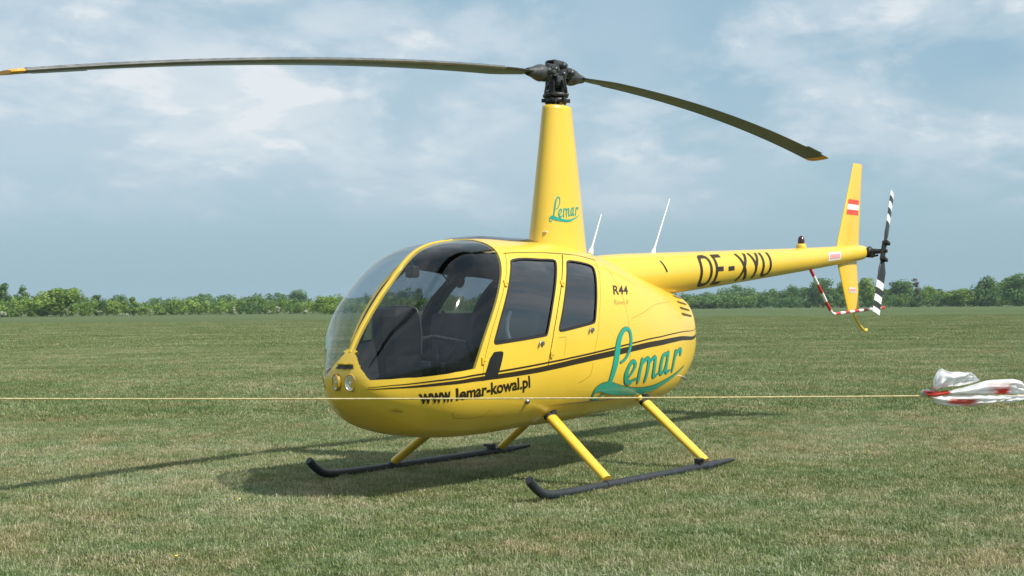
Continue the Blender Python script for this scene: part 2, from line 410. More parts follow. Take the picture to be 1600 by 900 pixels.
CV3, CVN = surf(cv[:, 0], cv[:, 1])
def shell(name, tris, mats, parent, side=1, thick=0.022, off=0.0, both=False, inner=True):
    """closed shell from triangles of the flank: outer skin, inner skin, rim"""
    V = []; NM = []; F = []; MI = []
    for sd_ in ((1, -1) if both else (side,)):
        T = np.array(tris); ids = np.unique(T); mp = -np.ones(len(cv), int); mp[ids] = np.arange(len(ids))
        mir = np.array([1, sd_, 1.0])
        b = len(V); P = (CV3[ids]+CVN[ids]*off)*mir; nn = CVN[ids]*mir
        V += P.tolist(); NM += nn.tolist()
        T2 = mp[T]
        A = P[T2[:, 0]]; n_ = np.cross(P[T2[:, 1]]-A, P[T2[:, 2]]-A)
        flip = (n_*nn[T2].mean(1)).sum(1) < 0
        T2[flip] = T2[flip][:, ::-1]
        area = np.linalg.norm(n_, axis=1); keep = area > 1e-10
        F += (T2[keep]+b).tolist(); MI += [0]*int(keep.sum())
        if inner:
            b2 = len(V); Pi = P-nn*thick; V += Pi.tolist(); NM += (-nn).tolist()
            F += (T2[keep][:, ::-1]+b2).tolist(); MI += [1]*int(keep.sum())
            ec = {}
            for a_, b_, c_ in T2:
                for e in ((a_, b_), (b_, c_), (c_, a_)):
                    k = (min(e), max(e)); ec.setdefault(k, []).append(e)
            for k, es in ec.items():
                if len(es) == 1:
                    i, j = es[0]
                    if np.linalg.norm(P[i]-P[j]) < 1e-7: continue
                    if abs(P[i][1]) < 1e-3 and abs(P[j][1]) < 1e-3: continue
                    q = len(V); e3 = np.cross(P[j]-P[i], nn[i]); e3 /= max(np.linalg.norm(e3), 1e-9)
                    V += [P[i].tolist(), P[j].tolist(), Pi[j].tolist(), Pi[i].tolist()]; NM += [(e3).tolist()]*4
                    F.append([q+1, q, q+3, q+2]); MI.append(2)
    me = bpy.data.meshes.new(name); me.from_pydata(V, [], F)
    for m_ in mats: me.materials.append(m_)
    me.polygons.foreach_set('material_index', MI); me.polygons.foreach_set('use_smooth', [True]*len(F))
    me.update(); me.normals_split_custom_set_from_vertices(NM)
    o = bpy.data.objects.new(name, me); COL.objects.link(o); o.parent = parent
    return o

FUS = shell('fuselage', reg['body'], [YEL, CABIN, YELT], HELI, both=True)
DOORS = []
for sd_ in (1, -1):
    o = shell('windshield', reg['ws'], [WSG], HELI, sd_, off=-0.004, inner=False)
    o['label'] = 'clear curved windshield half'
    for dk, wk, nm in (('door_f', 'win_f', 'door'), ('door_r', 'win_r', 'door')):
        d = shell(nm, reg[dk], [YEL, CABIN, SEAL], HELI, sd_)
        shell('window', reg[wk], [DWG], d, sd_, off=-0.006, inner=False)
        DOORS.append((d, sd_, dk))

def ribbon(name, ctr, w, m, parent, off=0.0015, closed=False, step=0.02, side=1, mb=None, taper=None):
    """flat strip laid on the flank; ctr in (U,T), w width or list"""
    c = dens(ctr, step, closed); P = np.array(c); n = len(P)
    if not isinstance(w, (int, float)):
        s0 = np.concatenate([[0], np.cumsum(np.linalg.norm(np.diff(np.array(ctr), axis=0), axis=1))]); s1 = np.concatenate([[0], np.cumsum(np.linalg.norm(np.diff(P, axis=0), axis=1))])
        w = np.interp(s1, s0, w)
    else: w = np.full(n, w)
    Lp = []; Rp = []
    for i in range(n):
        t = P[(i+1) % n]-P[i-1] if closed else P[min(i+1, n-1)]-P[max(i-1, 0)]
        t /= max(np.linalg.norm(t), 1e-9); q = np.array([-t[1], t[0]])*w[i]/2
        Lp.append(P[i]+q); Rp.append(P[i]-q)
    L3, _ = surf(np.array(Lp)[:, 0], np.array(Lp)[:, 1], off); R3, _ = surf(np.array(Rp)[:, 0], np.array(Rp)[:, 1], off)
    C3, _ = surf(P[:, 0], P[:, 1], off)
    mir = np.array([1, side, 1.0])
    own = mb is None
    if own: mb = MB()
    V = np.concatenate([L3, C3, R3])*mir; F = []
    for i in range(n if closed else n-1):
        k = (i+1) % n
        F += [(i, k, n+k, n+i), (n+i, n+k, 2*n+k, 2*n+i)]
    mb.add(V, F, 0)
    if own: return mb.build(name, m, parent, fixn=False)

def flank_frame(x, z, side=1):
    u, t = xz2ut(x, z); P, n = surf(np.array([u]), np.array([t])); m = np.array([1, side, 1]); return Vector(P[0]*m), Vector(n[0]*m)
# seals round the glass
for d, sd_, dk in DOORS:
    ribbon('window_seal', FWP if dk == 'door_f' else RWP, 0.016, SEAL, d, 0.0016, True, 0.03, sd_)
# roof gutter line above the doors
for sd_ in (1, -1):
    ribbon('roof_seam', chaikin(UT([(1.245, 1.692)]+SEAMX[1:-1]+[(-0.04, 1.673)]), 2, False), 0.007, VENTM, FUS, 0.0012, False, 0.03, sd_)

# black cheat lines
THIN = [(2.395, 0.784), (2.344, 0.791), (2.281, 0.797), (2.214, 0.803), (2.152, 0.814), (2.088, 0.825), (2.01, 0.835), (1.896, 0.844), (1.746, 0.851), (1.597, 0.861), (1.444, 0.871), (1.284, 0.882), (1.119, 0.894), (0.938, 0.909), (0.75, 0.925), (0.556, 0.942), (0.359, 0.961), (0.147, 0.982), (-0.085, 1.003), (-0.34, 1.025), (-0.626, 1.046), (-0.961, 1.068), (-1.374, 1.09), (-1.80, 1.10)]
THICK = [(2.395, 0.773), (2.343, 0.776), (2.28, 0.779), (2.213, 0.783), (2.151, 0.791), (2.087, 0.800), (2.009, 0.809), (1.894, 0.816), (1.743, 0.821), (1.595, 0.828), (1.441, 0.836), (1.281, 0.845), (1.116, 0.855), (0.935, 0.871), (0.748, 0.889), (0.555, 0.907), (0.359, 0.925), (0.147, 0.943), (-0.084, 0.962), (-0.338, 0.98), (-0.621, 0.998), (-0.948, 1.017), (-1.35, 1.035), (-1.80, 1.040)]
for sd_ in (1, -1):
    ribbon('thin_stripe', chaikin(UT(THIN), 2, False), 0.011, LETT, FUS, 0.0015, False, 0.03, sd_)
    ribbon('thick_stripe', chaikin(UT(THICK), 2, False), list(np.interp(np.linspace(0, 1, len(chaikin(UT(THICK), 2, False))), [0, .1, .35, 1], [0.012, 0.018, 0.026, 0.052])), LETT, FUS, 0.0017, False, 0.03, sd_)
    mb = MB()
    pt = dens(chaikin(UT([(1.641, 0.997), (1.527, 1.005), (1.51, 0.988), (1.573, 0.827), (1.629, 0.818), (1.723, 0.816)]), 1), 0.03)
    rr = delaunay_2d_cdt([Vector(q) for q in pt], [(i, (i+1) % len(pt)) for i in range(len(pt))], [], 1, 1e-5)
    vv = np.array([tuple(v) for v in rr[0]]); p3, _ = surf(vv[:, 0], vv[:, 1], 0.003)
    mb.add(p3*np.array([1, sd_, 1]), [tuple(f) for f in rr[2]])
    mb.build('scuff_plate', BLK, FUS, fixn=False)

# ---- text on surfaces
def text_tris(txt, bold=0.0):
    c = bpy.data.curves.new('t', 'FONT'); c.body = txt; c.size = 1.0; c.offset = bold; c.resolution_u = 3
    o = bpy.data.objects.new('t', c); COL.objects.link(o)
    dg = bpy.context.evaluated_depsgraph_get(); me = o.evaluated_get(dg).to_mesh()
    b = bmesh.new(); b.from_mesh(me); bmesh.ops.triangulate(b, faces=b.faces[:])
    for _ in range(2):
        lg = [e for e in b.edges if e.calc_length() > 0.16]
        if lg:
            bmesh.ops.subdivide_edges(b, edges=lg, cuts=1); bmesh.ops.triangulate(b, faces=b.faces[:])
    V = np.array([v.co[:2] for v in b.verts]); F = [[v.index for v in f.verts] for f in b.faces]
    b.free(); o.to_mesh_clear() if False else None
    bpy.data.objects.remove(o); bpy.data.curves.remove(c)
    return V, F
def flank_text(name, txt, q, m, parent, off=0.0018, bold=0.0, asc=None):
    """q: baseline start/end, top start/end in (x,z); text stretched to fill"""
    V, F = text_tris(txt, bold)
    lo = V[:, 0].min(); hi = V[:, 0].max(); s = (V[:, 0]-lo)/(hi-lo); t = V[:, 1]/(asc if asc else V[:, 1].max())
    q = np.array(q); B = q[0][None]*(1-s[:, None])+q[1][None]*s[:, None]; Tt = q[2][None]*(1-s[:, None])+q[3][None]*s[:, None]
    X = B+(Tt-B)*t[:, None]
    ut = np.array([xz2ut(*p) for p in X]); P, _ = surf(ut[:, 0], ut[:, 1], off)
    return MB().add(P, F).build(name, m, parent, fixn=False)
flank_text('web_address_lettering', 'www.', [(2.155, 0.671), (1.990, 0.685), (2.170, 0.736), (2.008, 0.752)], LETT, FUS, bold=0.03)
flank_text('web_address_lettering', 'lemar-kowal.pl', [(1.966, 0.688), (1.179, 0.737), (1.986, 0.769), (1.206, 0.821)], LETT, FUS, bold=0.03)
flank_text('type_lettering', 'R44', [(0.012, 1.400), (-0.249, 1.402), (-0.030, 1.472), (-0.300, 1.471)], LETT, FUS, bold=0.02)
flank_text('script_lettering', 'Raven II', [(0.045, 1.322), (-0.187, 1.320), (0.020, 1.358), (-0.215, 1.356)], LETT2, FUS)

# ---- teal brush-script logo
LOGO = {'Lloop': [(0.002, 0.869, 20), (-0.068, 0.894, 25), (-0.124, 0.947, 28), (-0.158, 1.009, 30), (-0.165, 1.063, 30), (-0.143, 1.115, 32), (-0.095, 1.129, 36), (-0.035, 1.113, 40), (0.027, 1.052, 50), (0.059, 0.968, 58), (0.081, 0.876, 58), (0.106, 0.8, 52), (0.122, 0.739, 44), (0.132, 0.708, 40)], 'swoosh': [(0.32, 0.637, 14), (0.295, 0.669, 50), (0.235, 0.686, 80), (0.143, 0.681, 105), (0.017, 0.659, 100), (-0.13, 0.64, 85), (-0.319, 0.624, 75), (-0.503, 0.619, 68), (-0.673, 0.632, 55), (-0.845, 0.665, 42), (-0.998, 0.699, 30), (-1.17, 0.743, 18), (-1.309, 0.785, 8)], 'hook': [(0.32, 0.637, 14), (0.298, 0.604, 22), (0.247, 0.598, 28), (0.207, 0.615, 20), (0.172, 0.632, 10)], 'e': [(-0.167, 0.756, 22), (-0.206, 0.786, 25), (-0.243, 0.84, 34), (-0.204, 0.869, 36), (-0.148, 0.844, 36), (-0.109, 0.775, 44), (-0.136, 0.718, 48), (-0.199, 0.699, 44), (-0.254, 0.72, 22), (-0.302, 0.726, 16)], 'm1': [(-0.361, 0.879, 34), (-0.338, 0.78, 36), (-0.346, 0.699, 28)], 'm2': [(-0.366, 0.843, 20), (-0.434, 0.88, 34), (-0.483, 0.87, 40), (-0.477, 0.774, 36), (-0.47, 0.701, 28)], 'm3': [(-0.487, 0.838, 20), (-0.559, 0.88, 30), (-0.609, 0.882, 38), (-0.602, 0.801, 38), (-0.609, 0.735, 36), (-0.658, 0.737, 24), (-0.699, 0.755, 14)], 'a1': [(-0.889, 0.913, 30), (-0.777, 0.892, 36), (-0.732, 0.811, 40), (-0.741, 0.753, 36), (-0.803, 0.759, 26), (-0.849, 0.823, 24)], 'a2': [(-0.889, 0.917, 36), (-0.859, 0.831, 36), (-0.859, 0.756, 32), (-0.935, 0.765, 18)], 'r1': [(-1.069, 0.924, 34), (-1.023, 0.833, 34), (-0.997, 0.758, 26)], 'r2': [(-1.056, 0.874, 20), (-1.133, 0.922, 32), (-1.201, 0.932, 36), (-1.186, 0.89, 28)]}
# a brush stroke is wider along x than along z (the lettering leans with the nib)
def brush(mapf, name, mats, parent, grow, off0, kx=1.0/6.43/193*1.62, kz=1.0/6.43/193*1.0):
    mb = MB()
    for si, (k, pts) in enumerate(LOGO.items()):
        sp = spline(pts, len(pts)*6); n = len(sp); Lp = []; Rp = []
        for i in range(n):
            t = sp[min(i+1, n-1), :2]-sp[max(i-1, 0), :2]
            t = np.array([t[0]/kx, t[1]/kz]); t /= max(np.linalg.norm(t), 1e-9)
            w = max(sp[i, 2], 3)/2+grow
            d = np.array([-t[1]*kx, t[0]*kz])*w
            Lp.append(sp[i, :2]+d); Rp.append(sp[i, :2]-d)
        # rounded ends
        for e, s_ in ((0, -1), (n-1, 1)):
            pass
        off = off0+si*0.00025
        A = np.array(Lp); B = np.array(Rp); C_ = (A+B)/2
        V = np.concatenate([mapf(A, off), mapf(C_, off), mapf(B, off)]); F = []
        for i in range(n-1): F += [(i, i+1, n+i+1, n+i), (n+i, n+i+1, 2*n+i+1, 2*n+i)]
        # round caps
        for e, s_ in ((0, -1), (n-1, 1)):
            t = sp[min(e+1, n-1), :2]-sp[max(e-1, 0), :2]; t = np.array([t[0]/kx, t[1]/kz]); t /= max(np.linalg.norm(t), 1e-9)
            w = max(sp[e, 2], 3)/2+grow; cap = [sp[e, :2]]
            for a in np.linspace(-math.pi/2, math.pi/2, 8):
                q = s_*t*math.cos(a)+np.array([-t[1], t[0]])*math.sin(a); cap.append(sp[e, :2]+np.array([q[0]*kx, q[1]*kz])*w)
            b = len(V); V = np.concatenate([V, mapf(np.array(cap), off)]); F += [(b, b+j, b+j+1) for j in range(1, 8)]
        mb.add(V, F)
    return mb.build(name, mats, parent, fixn=False)
def mapflank(A, off):
    ut = np.array([xz2ut(*p) for p in A]); return surf(ut[:, 0], ut[:, 1], off)[0]
brush(mapflank, 'logo_outline', TEALD, FUS, 4.5, 0.0020)
brush(mapflank, 'logo_lettering', TEAL, FUS, 0.0, 0.0050)

for sd_ in (1, -1):
    for sm_ in ([(0.854, 1.083), (0.808, 1.085), (0.762, 1.086), (0.774, 1.015), (0.796, 0.945)], [(0.41, 0.88), (0.412, 0.858), (0.431, 0.786), (0.502, 0.756), (0.574, 0.734)], [(-0.204, 1.207), (-0.449, 1.253), (-0.776, 1.321), (-0.976, 1.331), (-1.202, 1.341)], [(-0.10, 1.655), (-0.13, 1.40), (-0.15, 1.10), (-0.15, 0.80), (-0.14, 0.60), (-0.13, 0.50)], [(1.95, 0.60), (1.9, 0.56), (1.75, 0.545), (1.6, 0.555), (1.55, 0.60)]):
        ribbon('panel_seam', UT(sm_), 0.0035, YELD, FUS, 0.0011, False, 0.03, sd_)
    riv = [(x, float(np.interp(x, [-1.5, -0.2, 1.0, 1.9], [0.62, 0.50, 0.46, 0.50]))) for x in np.arange(-1.4, 1.95, 0.11)] + [(-0.19, z) for z in np.arange(0.6, 1.62, 0.085)]
    mb = MB()
    for x, z in riv:
        p, n = flank_frame(x, z, sd_); R = n.to_track_quat('Z', 'Y').to_matrix(); mb.sphere(p, (0.005, 0.005, 0.0016), 0, 6, 4, R)
    tag(mb.build('rivets', YELT, FUS), kind='stuff')

# louvred vents at the tail of the cowl
for sd_ in (1, -1):
    for k in range(4):
        z0 = 1.235+k*0.053; xa = -1.40-0.022*k; xb = -1.735+0.004*k
        ctr = [xz2ut(xa+(xb-xa)*j/8, z0-0.024*j/8) for j in range(9)]
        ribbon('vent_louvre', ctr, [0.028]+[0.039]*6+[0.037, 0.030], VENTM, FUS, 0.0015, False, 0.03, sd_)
        ribbon('vent_lip', [(u_, t_+0.019) for u_, t_ in ctr], 0.007, YELT, FUS, 0.006, False, 0.03, sd_)

# hinges, latches, small fittings
for d, sd_, dk in DOORS:
    hp = [(1.413, 1.474), (1.733, 0.944)] if dk == 'door_f' else [(0.701, 1.478), (0.955, 0.96)]
    for x, z in hp:
        p, n = flank_frame(x, z, sd_); mb = MB(); R = n.to_track_quat('Z', 'Y').to_matrix()
        mb.box(p+n*0.006, (0.028, 0.05, 0.012), 0, R, 0.004); mb.sphere(p+n*0.012+R@Vector((0.01, 0, 0)), 0.008, 0, 8, 5); mb.build('hinge', YELT, d)
    lx, lz = (1.065, 1.045) if dk == 'door_f' else (0.42, 1.130)
    p, n = flank_frame(lx, lz, sd_); mb = MB(); R = n.to_track_quat('Z', 'Y').to_matrix()
    mb.tube([p, p+n*0.014], 0.016, 12); mb.tube([p+n*0.006+Vector((0.02, 0, 0.02)), p+n*0.016+Vector((0.045, 0, 0.0)), p+n*0.006+Vector((0.05, 0, -0.03))], 0.005, 8); mb.build('latch_handle', STEEL, d)
p, n = flank_frame(1.17, 0.633); mb = MB()
mb.revolve([(0.020, 0), (0.020, 0.012), (0.012, 0.02), (0.0, 0.021)], p, rot=n.to_track_quat('Z', 'Y').to_matrix(), n=14); mb.build('fuel_drain', STEEL, FUS)
p, n = flank_frame(-1.33, 0.69); MB().tube([p-n*0.02, p+n*0.05], 0.012, 10).build('drain_pipe', STEEL, FUS)
for (x, z) in ((0.86, 0.475), (0.03, 0.475)):
    p, n = flank_frame(x, z); R = n.to_track_quat('Z', 'Y').to_matrix(); MB().box(p+n*0.003, (0.012, 0.055, 0.006), 0, R, 0.002).build('access_clip', WHITE, FUS)

# ---- landing lamps and nose slot
for sy in (1, -1):
    y0, z0 = 0.066*sy, 0.812
    px = chin(y0, z0)
    nv = Vector((1, 0.34*sy, -0.03)).normalized(); R = Matrix((Vector((0, 0, 1)).cross(nv).normalized(), nv.cross(Vector((0, 0, 1)).cross(nv).normalized()), nv)).transposed()
    c = Vector((px, y0, z0))+nv*0.006
    def rings_(prof): return [[c+R@Vector((r*math.cos(2*math.pi*j/28)*0.80, r*math.sin(2*math.pi*j/28)*1.10, h)) for j in range(28)] for r, h in prof]
    lamp = MB().loft(rings_([(0.054, -0.03), (0.054, 0.004), (0.051, 0.009), (0.047, 0.008), (0.046, 0.0)]), 0, True, False).build('landing_light', YELD, FUS)
    mb = MB(); mb.loft(rings_([(0.0465, 0.004), (0.042, -0.004), (0.030, -0.010), (0.014, -0.013), (0.001, -0.013)]), 0, True, False); mb.sphere(c-nv*0.004, 0.011, 0, 10, 6)
    mb.build('reflector', CHROME, FUS)
    MB().loft(rings_([(0.047, 0.006), (0.03, 0.011), (0.001, 0.013)]), 0, True, False).build('lens', LENS, FUS)
mb = MB()
for j in range(11):
    y = -0.075+0.15*j/10
rowA = []; rowB = []
for j in range(13):
    y = -0.070+0.140*j/12; yb = y*1.22
    rowA.append((chin(y, 0.928)+0.004, y, 0.928)); rowB.append((chin(yb, 0.905)+0.010, yb, 0.905))
mb.add(rowA+rowB, [(j, j+1, 14+j, 13+j) for j in range(12)])
mb.build('nose_air_slot', BLK, FUS, fixn=False)
mb = MB(); rowC = [(a[0]+0.010, a[1]*1.12, 0.934) for a in rowA]; rowD = [(a[0]+0.002, a[1]*1.10, 0.944) for a in rowA]
mb.add(rowA+rowC+rowD, [(j, j+1, 14+j, 13+j) for j in range(12)]+[(13+j, 14+j, 27+j, 26+j) for j in range(12)]); mb.build('slot_lip', YELT, FUS, fixn=False)

# nose post bead
ut_ = np.array([xy2ut(x, 0.0) for x in np.linspace(2.362, 1.30, 40)]); ut_[:, 1] = TLEN
pp_, _ = surf(ut_[:, 0], ut_[:, 1], -0.010)
MB().tube([tuple(q) for q in pp_], 0.0145, 10, 0, True).build('centre_post', YELT, FUS)

# dark tinted roof panel ahead of the mast
mb = MB(); rings = []
for x in np.linspace(1.20, 0.42, 16):
    zt = float(np.interp(x, Xasc, Q[::-1, 2])); s = math.sin(math.pi*min(1, (1.20-x)/0.12)/2) if x > 1.08 else (math.sin(math.pi*min(1, (x-0.42)/0.12)/2) if x < 0.54 else 1)
    h = 0.020*s+0.002
    rings.append([(x, -0.30, zt-0.075), (x, -0.26, zt-0.022+h), (x, -0.15, zt+h*0.9), (x, 0.0, zt+h), (x, 0.10, zt+h*0.8), (x, 0.14, zt-0.006)])
mb.loft(rings, 0, False, False); mb.build('roof_panel', ROOFG, FUS, fixn=False)

# ================================================================== mast fairing and rotor head
def oval(cx_, z, a, b, n=40, tail=1.25):
    out = []
    for k in range(n):
        t = 2*math.pi*k/n; x = math.cos(t); out.append((cx_+a*x*(tail if x < 0 else 1), b*math.sin(t), z))
    return out
mb = MB(); rings = []
for z, a, b, cx_ in [(1.60, .325, .194, .012), (1.76, .302, .181, .01), (1.82, .294, .177, .01), (1.90, .283, .171, .008), (2.2, .243, .150, .0), (2.6, .188, .119, -.005), (2.90, .148, .098, -.008), (2.925, .144, .095, -.008), (2.932, .132, .083, -.008), (2.925, .12, .07, -.008), (2.85, .11, .06, -.008)]:
    rings.append(oval(cx_, z, a, b, tail=1.1))
mb.loft(rings, 0, True, True)
MAST = mb.build('mast_fairing', [YEL], HELI)
def mapmast(A, off):
    out = []
    for x, z in A:
        # logo space -> mast: x range .32..-1.3 to mast flank
        s = (0.32-x)/1.63; h = (z-0.60)/0.53
        Z = 1.985+h*0.195; k = (Z-1.9)/(2.9-1.9)
        a = .283-(.283-.148)*k; b = .171-(.171-.098)*k
        ang = math.radians(35+s*78); cxm = .008-.016*k
        xx = math.cos(ang)
        P = Vector((cxm+a*xx*(1.1 if xx < 0 else 1), b*math.sin(ang), Z)); n_ = Vector((xx/a, math.sin(ang)/b, 0.1)).normalized()
        out.append(P+n_*(off+0.001))
    return np.array([tuple(q) for q in out])
brush(mapmast, 'logo_lettering', TEAL, MAST, 2.0, 0.0010)
MB().box((0.265, 0.075, 1.90), (0.02, 0.05, 0.008), 0, None, 0.003).build('access_clip', WHITE, MAST)

HEAD = MB()
HEAD.revolve([(0.032, 2.80), (0.032, 3.10)], (0, 0, 0), n=16)
HEADO = HEAD.build('rotor_shaft', HUBD, HELI)
mb = MB()
mb.revolve([(0.04, 2.955), (0.088, 2.955), (0.092, 2.962), (0.092, 2.985), (0.085, 2.992), (0.04, 2.992)], n=28)
mb.revolve([(0.04, 3.0), (0.098, 3.0), (0.102, 3.008), (0.102, 3.026), (0.09, 3.036), (0.06, 3.036), (0.05, 3.07), (0.038, 3.07)], n=28)
for k in range(6):
    a = k*math.pi/3+.3
    mb.box((0.1*math.cos(a), 0.1*math.sin(a), 2.975), (0.035, 0.028, 0.03), 0, Matrix.Rotation(a, 3, 'Z'), 0.005)
for s_ in (1, -1):
    mb.box((0.0, 0.078*s_, 3.075), (0.05, 0.022, 0.12), 0, None, 0.006); mb.box((0.075*s_, 0.02*s_, 3.07), (0.022, 0.045, 0.10), 0, None, 0.006)
mb.revolve([(0.05, 3.085), (0.082, 3.085), (0.084, 3.10), (0.05, 3.11)], n=24)
mb.build('swashplate', HUBD, HEADO)
for k in range(3):
    a = 0.6+k*2.1; mb = MB(); q = Vector((0.083*math.cos(a), 0.083*math.sin(a), 0))
    mb.tube([q+Vector((0, 0, 2.86)), q+Vector((0, 0, 2.96))], 0.009, 8); mb.sphere(q+Vector((0, 0, 2.96)), 0.014, 0, 10, 6); mb.build('control_rod', STEEL if k == 1 else HUBD, HEADO)
TH = 0.0325
AX = Vector((math.cos(TH), math.sin(TH), 0)); AY = Vector((-math.sin(TH), math.cos(TH), 0)); AZ = Vector((0, 0, 1))
for s in (1, -1):
    mb = MB(); b0 = -AX*0.02*s+AY*0.098*s+AZ*3.02; t0 = AX*0.05*s+AY*0.115*s+AZ*3.175
    mb.tube([b0, t0], 0.0085, 8); mb.sphere(b0, 0.016, 0, 10, 6); mb.sphere(t0, 0.017, 0, 10, 6)
    mb.build('pitch_link', HUBM, HEADO)
    mb = MB(); c = AX*0.07*s+AZ*3.05; mb.tube([AX*0.045*s+AZ*3.06, AX*0.115*s-AY*0.02+AZ*3.04, AX*0.085*s+AZ*3.005], 0.012, 8); mb.build('scissor_arm', HUBD, HEADO)
Rz = Matrix.Rotation(TH, 3, 'Z')
mb = MB()
mb.box((0, 0, 3.20), (0.30, 0.05, 0.075), 0, Rz, 0.012)
for s in (1, -1):
    mb.box(AY*0.040*s+AZ*3.208, (0.34, 0.022, 0.095), 0, Rz, 0.008)
    mb.box(AY*0.040*s+AZ*3.268, (0.16, 0.018, 0.045), 0, Rz, 0.008)
    mb.box(AX*0.115*s+AZ*3.205, (0.05, 0.13, 0.06), 0, Rz, 0.012)
mb.box(AZ*3.12, (0.10, 0.11, 0.10), 0, Rz, 0.012)
mb.box(AZ*3.292, (0.14, 0.085, 0.014), 0, Rz, 0.005)
HB = mb.build('rotor_hub', HUBM, HELI)
for s in (1, -1, 0):
    z = 3.205 if s else 3.25
    mb = MB(); c = AX*0.115*s+AZ*z
    mb.tube([c-AY*0.092, c+AY*0.092], 0.022 if s else 0.026, 12)
    for q in (1, -1):
        mb.revolve([(0.030, 0), (0.030, 0.014), (0.016, 0.018), (0.016, 0.030)], c+AY*0.082*q, rot=(AY*q).to_track_quat('Z', 'Y').to_matrix(), n=6)
    mb.build('hinge_bolt', HUBM, HB)

# ---- main rotor blades
def blade_axis(s, r):
    if s > 0: z = 3.188-0.060*r-0.338*(r/5.03)**2
    else: z = 3.188+0.026*r-0.435*(r/5.03)**2
    return AX*s*r+AZ*z
def airfoil(n=11, th=0.12):
    xs = (1-np.cos(np.linspace(0, math.pi, n)))/2
    yt = th/0.2*(0.2969*np.sqrt(xs)-0.126*xs-0.3516*xs**2+0.2843*xs**3-0.1036*xs**4)
    up_ = [(x, y) for x, y in zip(xs, yt)]; lo = [(x, -y*0.75) for x, y in zip(xs, yt)][1:-1][::-1]
    return up_+lo
AF = airfoil()
def blade_part(s, r0, r1, n, name, m, parent, grow=1.0, chord=0.254, lef=(0.0, 1.0), dz=0.0, tipsweep=0.0):
    mb = MB(); rings = []
    for r in np.linspace(r0, r1, n):
        c = blade_axis(s, r); tw = math.radians(5.5-6.0*r/5.03)
        if r < 0.62:
            k = (r-0.30)/0.32; ch = 0.11+(chord-0.11)*max(0, min(1, k))**0.7; th = 1.6-0.6*max(0, min(1, k))
        else: ch = chord; th = 1.0
        if tipsweep and r > r1-tipsweep: ch = chord*(1-0.25*((r-(r1-tipsweep))/tipsweep)**2)
        le = AY*s  # leading edge direction for counter-clockwise rotation
        ring = []
        for (x, y) in AF:
            if not (lef[0] <= x <= lef[1]): x = min(max(x, lef[0]), lef[1])
            cx_ = (0.27-x)*ch; zz = y*ch*th*grow
            d = le*math.cos(tw)+AZ*math.sin(tw); nrm = AZ*math.cos(tw)-le*math.sin(tw)
            ring.append(c+d*cx_+nrm*(zz+dz))
        rings.append(ring)
    mb.loft(rings, 0, True, True)
    return mb.build(name, m, parent)
for s, lab in ((1, 'forward blade, seen edge-on, reaching left'), (-1, 'rear blade, underside showing, reaching right')):
    B = blade_part(s, 0.34, 4.945 if s > 0 else 4.84, 46, 'rotor_blade', BLADE, HELI); B['label'] = lab
    blade_part(s, 0.75, 4.94 if s > 0 else 4.835, 40, 'leading_edge_strip', BLEDGE, B, grow=1.05, chord=0.256, lef=(0.0, 0.075))
    r0_, rt_ = (4.945, 5.02) if s > 0 else (4.84, 4.985)
    blade_part(s, r0_, rt_, 6, 'tip_cap', TIPM, B, grow=1.06, chord=0.258, tipsweep=0.05)
    # trim tab on the trailing edge
    mb = MB(); rr0 = []
    for r in (4.38, 4.72):
        c = blade_axis(s, r); tw = math.radians(5.5-6.0*r/5.03); d = AY*s*math.cos(tw)+AZ*math.sin(tw)
        q = c+d*(0.27-0.98)*0.254; rr0.append([q+AZ*0.004, q-d*0.035+AZ*0.0025, q-d*0.035-AZ*0.0025, q-AZ*0.004])
    mb.loft(rr0, 0, True, True, False); mb.build('trim_tab', BLADE, B)
    # blade root: bearing housing boot
    ax = (blade_axis(s, 0.40)-blade_axis(s, 0.15)).normalized(); R = ax.to_track_quat('Z', 'Y').to_matrix()
    mb = MB(); o0 = blade_axis(s, 0.13)
    mb.revolve([(0.052, 0), (0.066, 0.006), (0.068, 0.022), (0.062, 0.03), (0.066, 0.06), (0.070, 0.09), (0.062, 0.13), (0.046, 0.18), (0.036, 0.23), (0.030, 0.26)], o0, rot=R, n=26)
    for k in range(10):
        a = 2*math.pi*k/10; mb.sphere(o0+R@Vector((0.060*math.cos(a), 0.060*math.sin(a), -0.002)), 0.008, 0, 6, 4)
    mb.build('blade_root_housing', HUBM, B)
    mb = MB(); mb.box(o0+ax*0.05+AY*s*0.075, (0.05, 0.09, 0.03), 0, Rz, 0.008); mb.build('pitch_horn', HUBM, B)

# ================================================================== tail
def boom_c(x):
    z = float(np.interp(x, [-5.85, -4.29, -2.45, -1.32, -0.9, -0.6, -0.35], [1.893, 1.775, 1.650, 1.578, 1.553, 1.530, 1.48])); r = float(np.interp(x, [-5.85, -4.29, -2.45, -1.32, -0.9, -0.6, -0.35], [0.083, 0.124, 0.172, 0.197, 0.204, 0.207, 0.20]))
    return z, r
mb = MB(); rings = []
for x in np.concatenate([np.linspace(-0.35, -5.70, 66), [-5.78, -5.83, -5.86, -5.875]]):
    z, r = boom_c(x)
    if x < -5.75: r *= {-5.78: .99, -5.83: .93, -5.86: .80, -5.875: .55}[round(float(x), 3)]
    rings.append([(x, r*math.cos(a), z+r*math.sin(a)) for a in np.linspace(0, 2*math.pi, 33)[:-1]])
mb.loft(rings, 0, True, True)
BOOM = mb.build('tail_boom', YEL, HELI)
